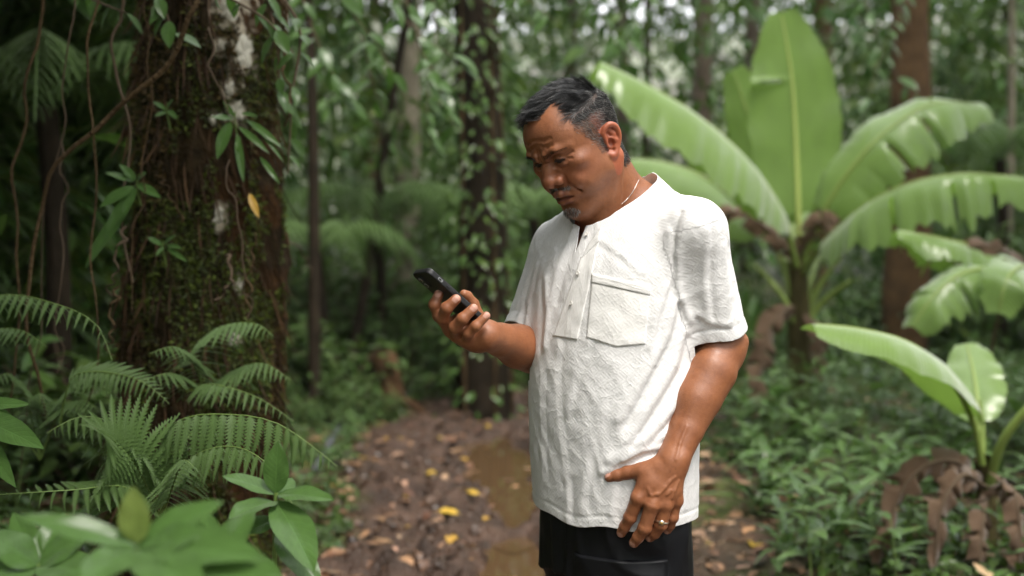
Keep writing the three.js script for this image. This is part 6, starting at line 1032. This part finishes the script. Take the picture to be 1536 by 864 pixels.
{ // cargo pocket and flap on the thigh
  const on = (l, y, lift) => { const o = tp(l * .6, y, 0), dir = LF.clone().multiplyScalar(.72).addScaledVector(FW, .70).normalize(), e = o.clone().addScaledVector(dir, .5).addScaledVector(V().crossVectors(V(0, 1, 0), dir), l); const p = march(fPants, e, dir.clone().negate(), 1); return p.addScaledVector(dir, lift); };
  const flap = (name, l0, l1, y0, y1, lift) => { const pos = [], idx = [], uv = [], nu = 16, nv = 12; for (let j = -1; j <= nv + 1; j++) for (let i = -1; i <= nu + 1; i++) { const rim = i < 0 || j < 0 || i > nu || j > nv, u = clamp(i / nu, 0, 1), v = clamp(j / nv, 0, 1), p = on(lerp(l0, l1, u), lerp(y0, y1, v), rim ? -.002 : lift); pos.push(p.x, p.y, p.z); uv.push(u * .15, v * .15); } const N = nu + 3; for (let j = 0; j < nv + 2; j++) for (let i = 0; i < nu + 2; i++) { const q = j * N + i; idx.push(q, q + 1, q + N, q + 1, q + N + 1, q + N); } mesh(name, geo(pos, idx, uv).applyMatrix4(toPerson), pantsMat, trousers); };
  flap('cargo_pocket', -.060, .055, .50, .70, .005); flap('pocket_flap', -.064, .059, .655, .712, .009);
}
{ // boots
  const bootMat = new THREE.MeshPhysicalMaterial({ color: lin(.03, .022, .016), roughness: .6 });
  for (const s of [1, -1]) { const F = new Field(); F.chain([[...tp(s * .096, .12, -.012).toArray(), .052], [...tp(s * .096, .055, -.012).toArray(), .048], [...tp(s * .10, .045, .07).toArray(), .042], [...tp(s * .108, .038, .15).toArray(), .036]], .02); const m = meshField((x, y, z) => Math.max(F.eval(x, y, z), .002 - y), [-.2, -.01, -2.5], [.6, .2, -1.8], .007); mesh('boot', geo(m.pos, m.idx).applyMatrix4(toPerson), bootMat, person); }
}
// ---------------------------------------------------------------- skin, hair, small things he wears, the phone
{
  const pore = tex(512, 512, (u, v) => .45 * pf(u, v, 96, 5, 2) + .35 * pf(u, v, 30, 8, 2) + .4 * Math.pow(pf(u, v, 12, 3, 3), 2), false, 1 / .07);
  const gloss = tex(256, 256, (u, v) => { const n = pf(u, v, 6, 21, 4); return .36 + .42 * n + .12 * pf(u, v, 80, 4, 1); }, false, 1 / .09);
  const bodyMat = new THREE.MeshPhysicalMaterial({ vertexColors: true, roughness: .80, roughnessMap: gloss, bumpMap: pore, bumpScale: .0005, clearcoat: .13, clearcoatRoughness: .32, sheen: .1, sheenColor: lin(.8, .4, .25) });
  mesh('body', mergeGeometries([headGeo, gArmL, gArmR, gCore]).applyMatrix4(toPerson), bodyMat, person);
  mesh('hair', hs.geo(headM).applyMatrix4(toPerson), hairMat, person).userData.label = 'short black hair greying at the sides';
  for (const [n, S] of [['eyebrow', brow[0]], ['eyebrow', brow[1]], ['moustache', whisk], ['goatee', goat]]) mesh(n, S.geo(headM).applyMatrix4(toPerson), hairMat, person);
  // beads of sweat
  const r = rng(5), bead = new THREE.SphereGeometry(1, 6, 4), list = [], cp = camera.position;
  const drop = (x, y, f, M) => { const o = M ? cp.clone().applyMatrix4(headInv) : cp.clone(), e = M ? at(x, y, 1).applyMatrix4(headInv) : at(x, y, 1), p = march(f, o, e.sub(o).normalize(), 4); if (!p) return; if (M && scalp(p.x, p.y, p.z) > -.003 && p.z < .09) return; const n = grad(f, p), s = .00028 + .00042 * r() * r(); list.push(bead.clone().applyMatrix4(new THREE.Matrix4().compose(p.addScaledVector(n, s * .15), new THREE.Quaternion().setFromUnitVectors(V(0, 1, 0), n), V(s, s * .6, s * (1 + .5 * r())))).applyMatrix4(M || new THREE.Matrix4())); };
  for (let i = 0; i < 170; i++) { const t = r(); if (t < .5) drop(815 + 50 * r(), 170 + 40 * r(), fHead, headM); else drop(840 + 50 * r(), 205 + 40 * r(), fHead, headM); }
  for (let i = 0; i < 150; i++) drop(1000 + 110 * r(), 500 + 190 * r(), fArmL, null);
  const sw = mesh('sweat', mergeGeometries(list).applyMatrix4(toPerson), new THREE.MeshPhysicalMaterial({ color: lin(.36, .17, .09), roughness: .06, ior: 1.33 }), person); sw.userData.kind = 'stuff';
  // chain round the neck
  const pts = [[962, 262], [958, 270], [953, 280], [948, 289], [941, 298], [932, 306]].map(([x, y]) => { const o = cp.clone().applyMatrix4(headInv), p = march(fHead, o, at(x, y, 1).applyMatrix4(headInv).sub(o).normalize(), 4); return p && p.addScaledVector(grad(fHead, p), .0006).applyMatrix4(headM).applyMatrix4(toPerson); }).filter(Boolean);
  mesh('necklace', new THREE.TubeGeometry(new THREE.CatmullRomCurve3(pts), 40, .0006, 5), new THREE.MeshStandardMaterial({ color: lin(.75, .72, .68), metalness: 1, roughness: .35 }), person);
  // signet ring
  const a = V(...handL.r[0].slice(0, 3)), b = V(...handL.r[1].slice(0, 3)), ax = b.clone().sub(a).normalize(), c = a.clone().lerp(b, .80), rad = .0128;
  const silver = new THREE.MeshPhysicalMaterial({ color: lin(.72, .66, .55), metalness: 1, roughness: .28 }), ring = mesh('ring', new THREE.TorusGeometry(rad, .0017, 10, 36), silver, person);
  ring.quaternion.setFromUnitVectors(V(0, 0, 1), ax); ring.position.copy(c).applyMatrix4(toPerson);
  const out = V(-.1, .2, 1).addScaledVector(ax, -V(-.1, .2, 1).dot(ax)).normalize(), face = mesh('ring_face', new THREE.LatheGeometry([[0, .0030], [.0035, .0028], [.0052, .0020], [.0060, .0006], [.0062, -.0014]].map(([x, y]) => new THREE.Vector2(x, y)), 24), silver, ring);
  const iq = ring.quaternion.clone().invert(), lo = out.clone().applyQuaternion(iq); face.quaternion.setFromUnitVectors(V(0, 1, 0), lo); face.position.copy(lo).multiplyScalar(rad + .0005); face.scale.set(1, 1, .85);
  const stone = mesh('ring_stone', new THREE.SphereGeometry(.0034, 16, 8, 0, 6.2832, 0, 1.57), new THREE.MeshPhysicalMaterial({ color: lin(.35, .22, .06), roughness: .15, metalness: .4 }), ring); stone.quaternion.copy(face.quaternion); stone.position.copy(lo).multiplyScalar(rad + .0028); stone.scale.set(1, .5, .85);
}
{ // phone in a black case, its back and long side toward the viewer
  const { W, L, T } = PH, phone = thing('phone', 'black smartphone in a matte case held up in his hand', 'phone', PH.c); phone.quaternion.setFromRotationMatrix(new THREE.Matrix4().makeBasis(PH.s, PH.a, PH.b));
  const rr = (w, h, r) => { const s = new THREE.Shape(); s.moveTo(-w + r, -h); s.lineTo(w - r, -h); s.absarc(w - r, -h + r, r, -Math.PI / 2, 0); s.lineTo(w, h - r); s.absarc(w - r, h - r, r, 0, Math.PI / 2); s.lineTo(-w + r, h); s.absarc(-w + r, h - r, r, Math.PI / 2, Math.PI); s.lineTo(-w, -h + r); s.absarc(-w + r, -h + r, r, Math.PI, 1.5 * Math.PI); return s; };
  const slab = (w, h, r, t, bev) => new THREE.ExtrudeGeometry(rr(w / 2 - bev, h / 2 - bev, r), { depth: t - 2 * bev, bevelEnabled: true, bevelThickness: bev, bevelSize: bev, bevelSegments: 4, curveSegments: 8 }).translate(0, 0, -t / 2 + bev);
  const grain = tex(128, 128, (u, v) => pf(u, v, 64, 2, 1), false, 60), caseMat = new THREE.MeshPhysicalMaterial({ color: lin(.010, .010, .011), roughness: .46, bumpMap: grain, bumpScale: .0001 }), shiny = new THREE.MeshPhysicalMaterial({ color: lin(.006, .006, .008), roughness: .06 }), rim = new THREE.MeshPhysicalMaterial({ color: lin(.5, .5, .52), metalness: 1, roughness: .3 });
  mesh('case', slab(W, L, .010, T, .0026), caseMat, phone);
  mesh('screen', slab(W - .006, L - .006, .008, .0014, .0004), shiny, phone).position.z = -T / 2 - .0001;
  const bump = mesh('camera_bump', slab(.024, .034, .007, .0030, .0010), caseMat, phone); bump.position.set(-W / 2 + .020, L / 2 - .025, T / 2 + .0008);
  for (const y of [.0075, -.0075]) { const l = mesh('lens', new THREE.LatheGeometry([[0, .0004], [.0040, .0004], [.0044, .0010], [.0052, .0010], [.0056, 0]].map(([x, q]) => new THREE.Vector2(x, q)), 24).rotateX(Math.PI / 2), rim, bump); l.position.set(0, y, .0016); const gl = mesh('lens_glass', new THREE.CylinderGeometry(.0041, .0041, .0006, 24).rotateX(Math.PI / 2), shiny, bump); gl.position.set(0, y, .0021); }
  const cut = mesh('switch_cutout', slab(.0052, .011, .0014, .0012, .0003).rotateY(Math.PI / 2), rim, phone); cut.position.set(W / 2 + .0001, L / 2 - .031, 0);
  const sw = mesh('mute_switch', slab(.0030, .006, .0008, .0012, .0003).rotateY(Math.PI / 2), caseMat, phone); sw.position.set(W / 2 + .0006, L / 2 - .030, 0);
  for (const y of [.052, .066]) { const k = mesh('volume_button', slab(.0036, .010, .0012, .0016, .0005).rotateY(Math.PI / 2), caseMat, phone); k.position.set(W / 2 + .0004, L / 2 - y, 0); }
}
renderer.render(scene, camera);
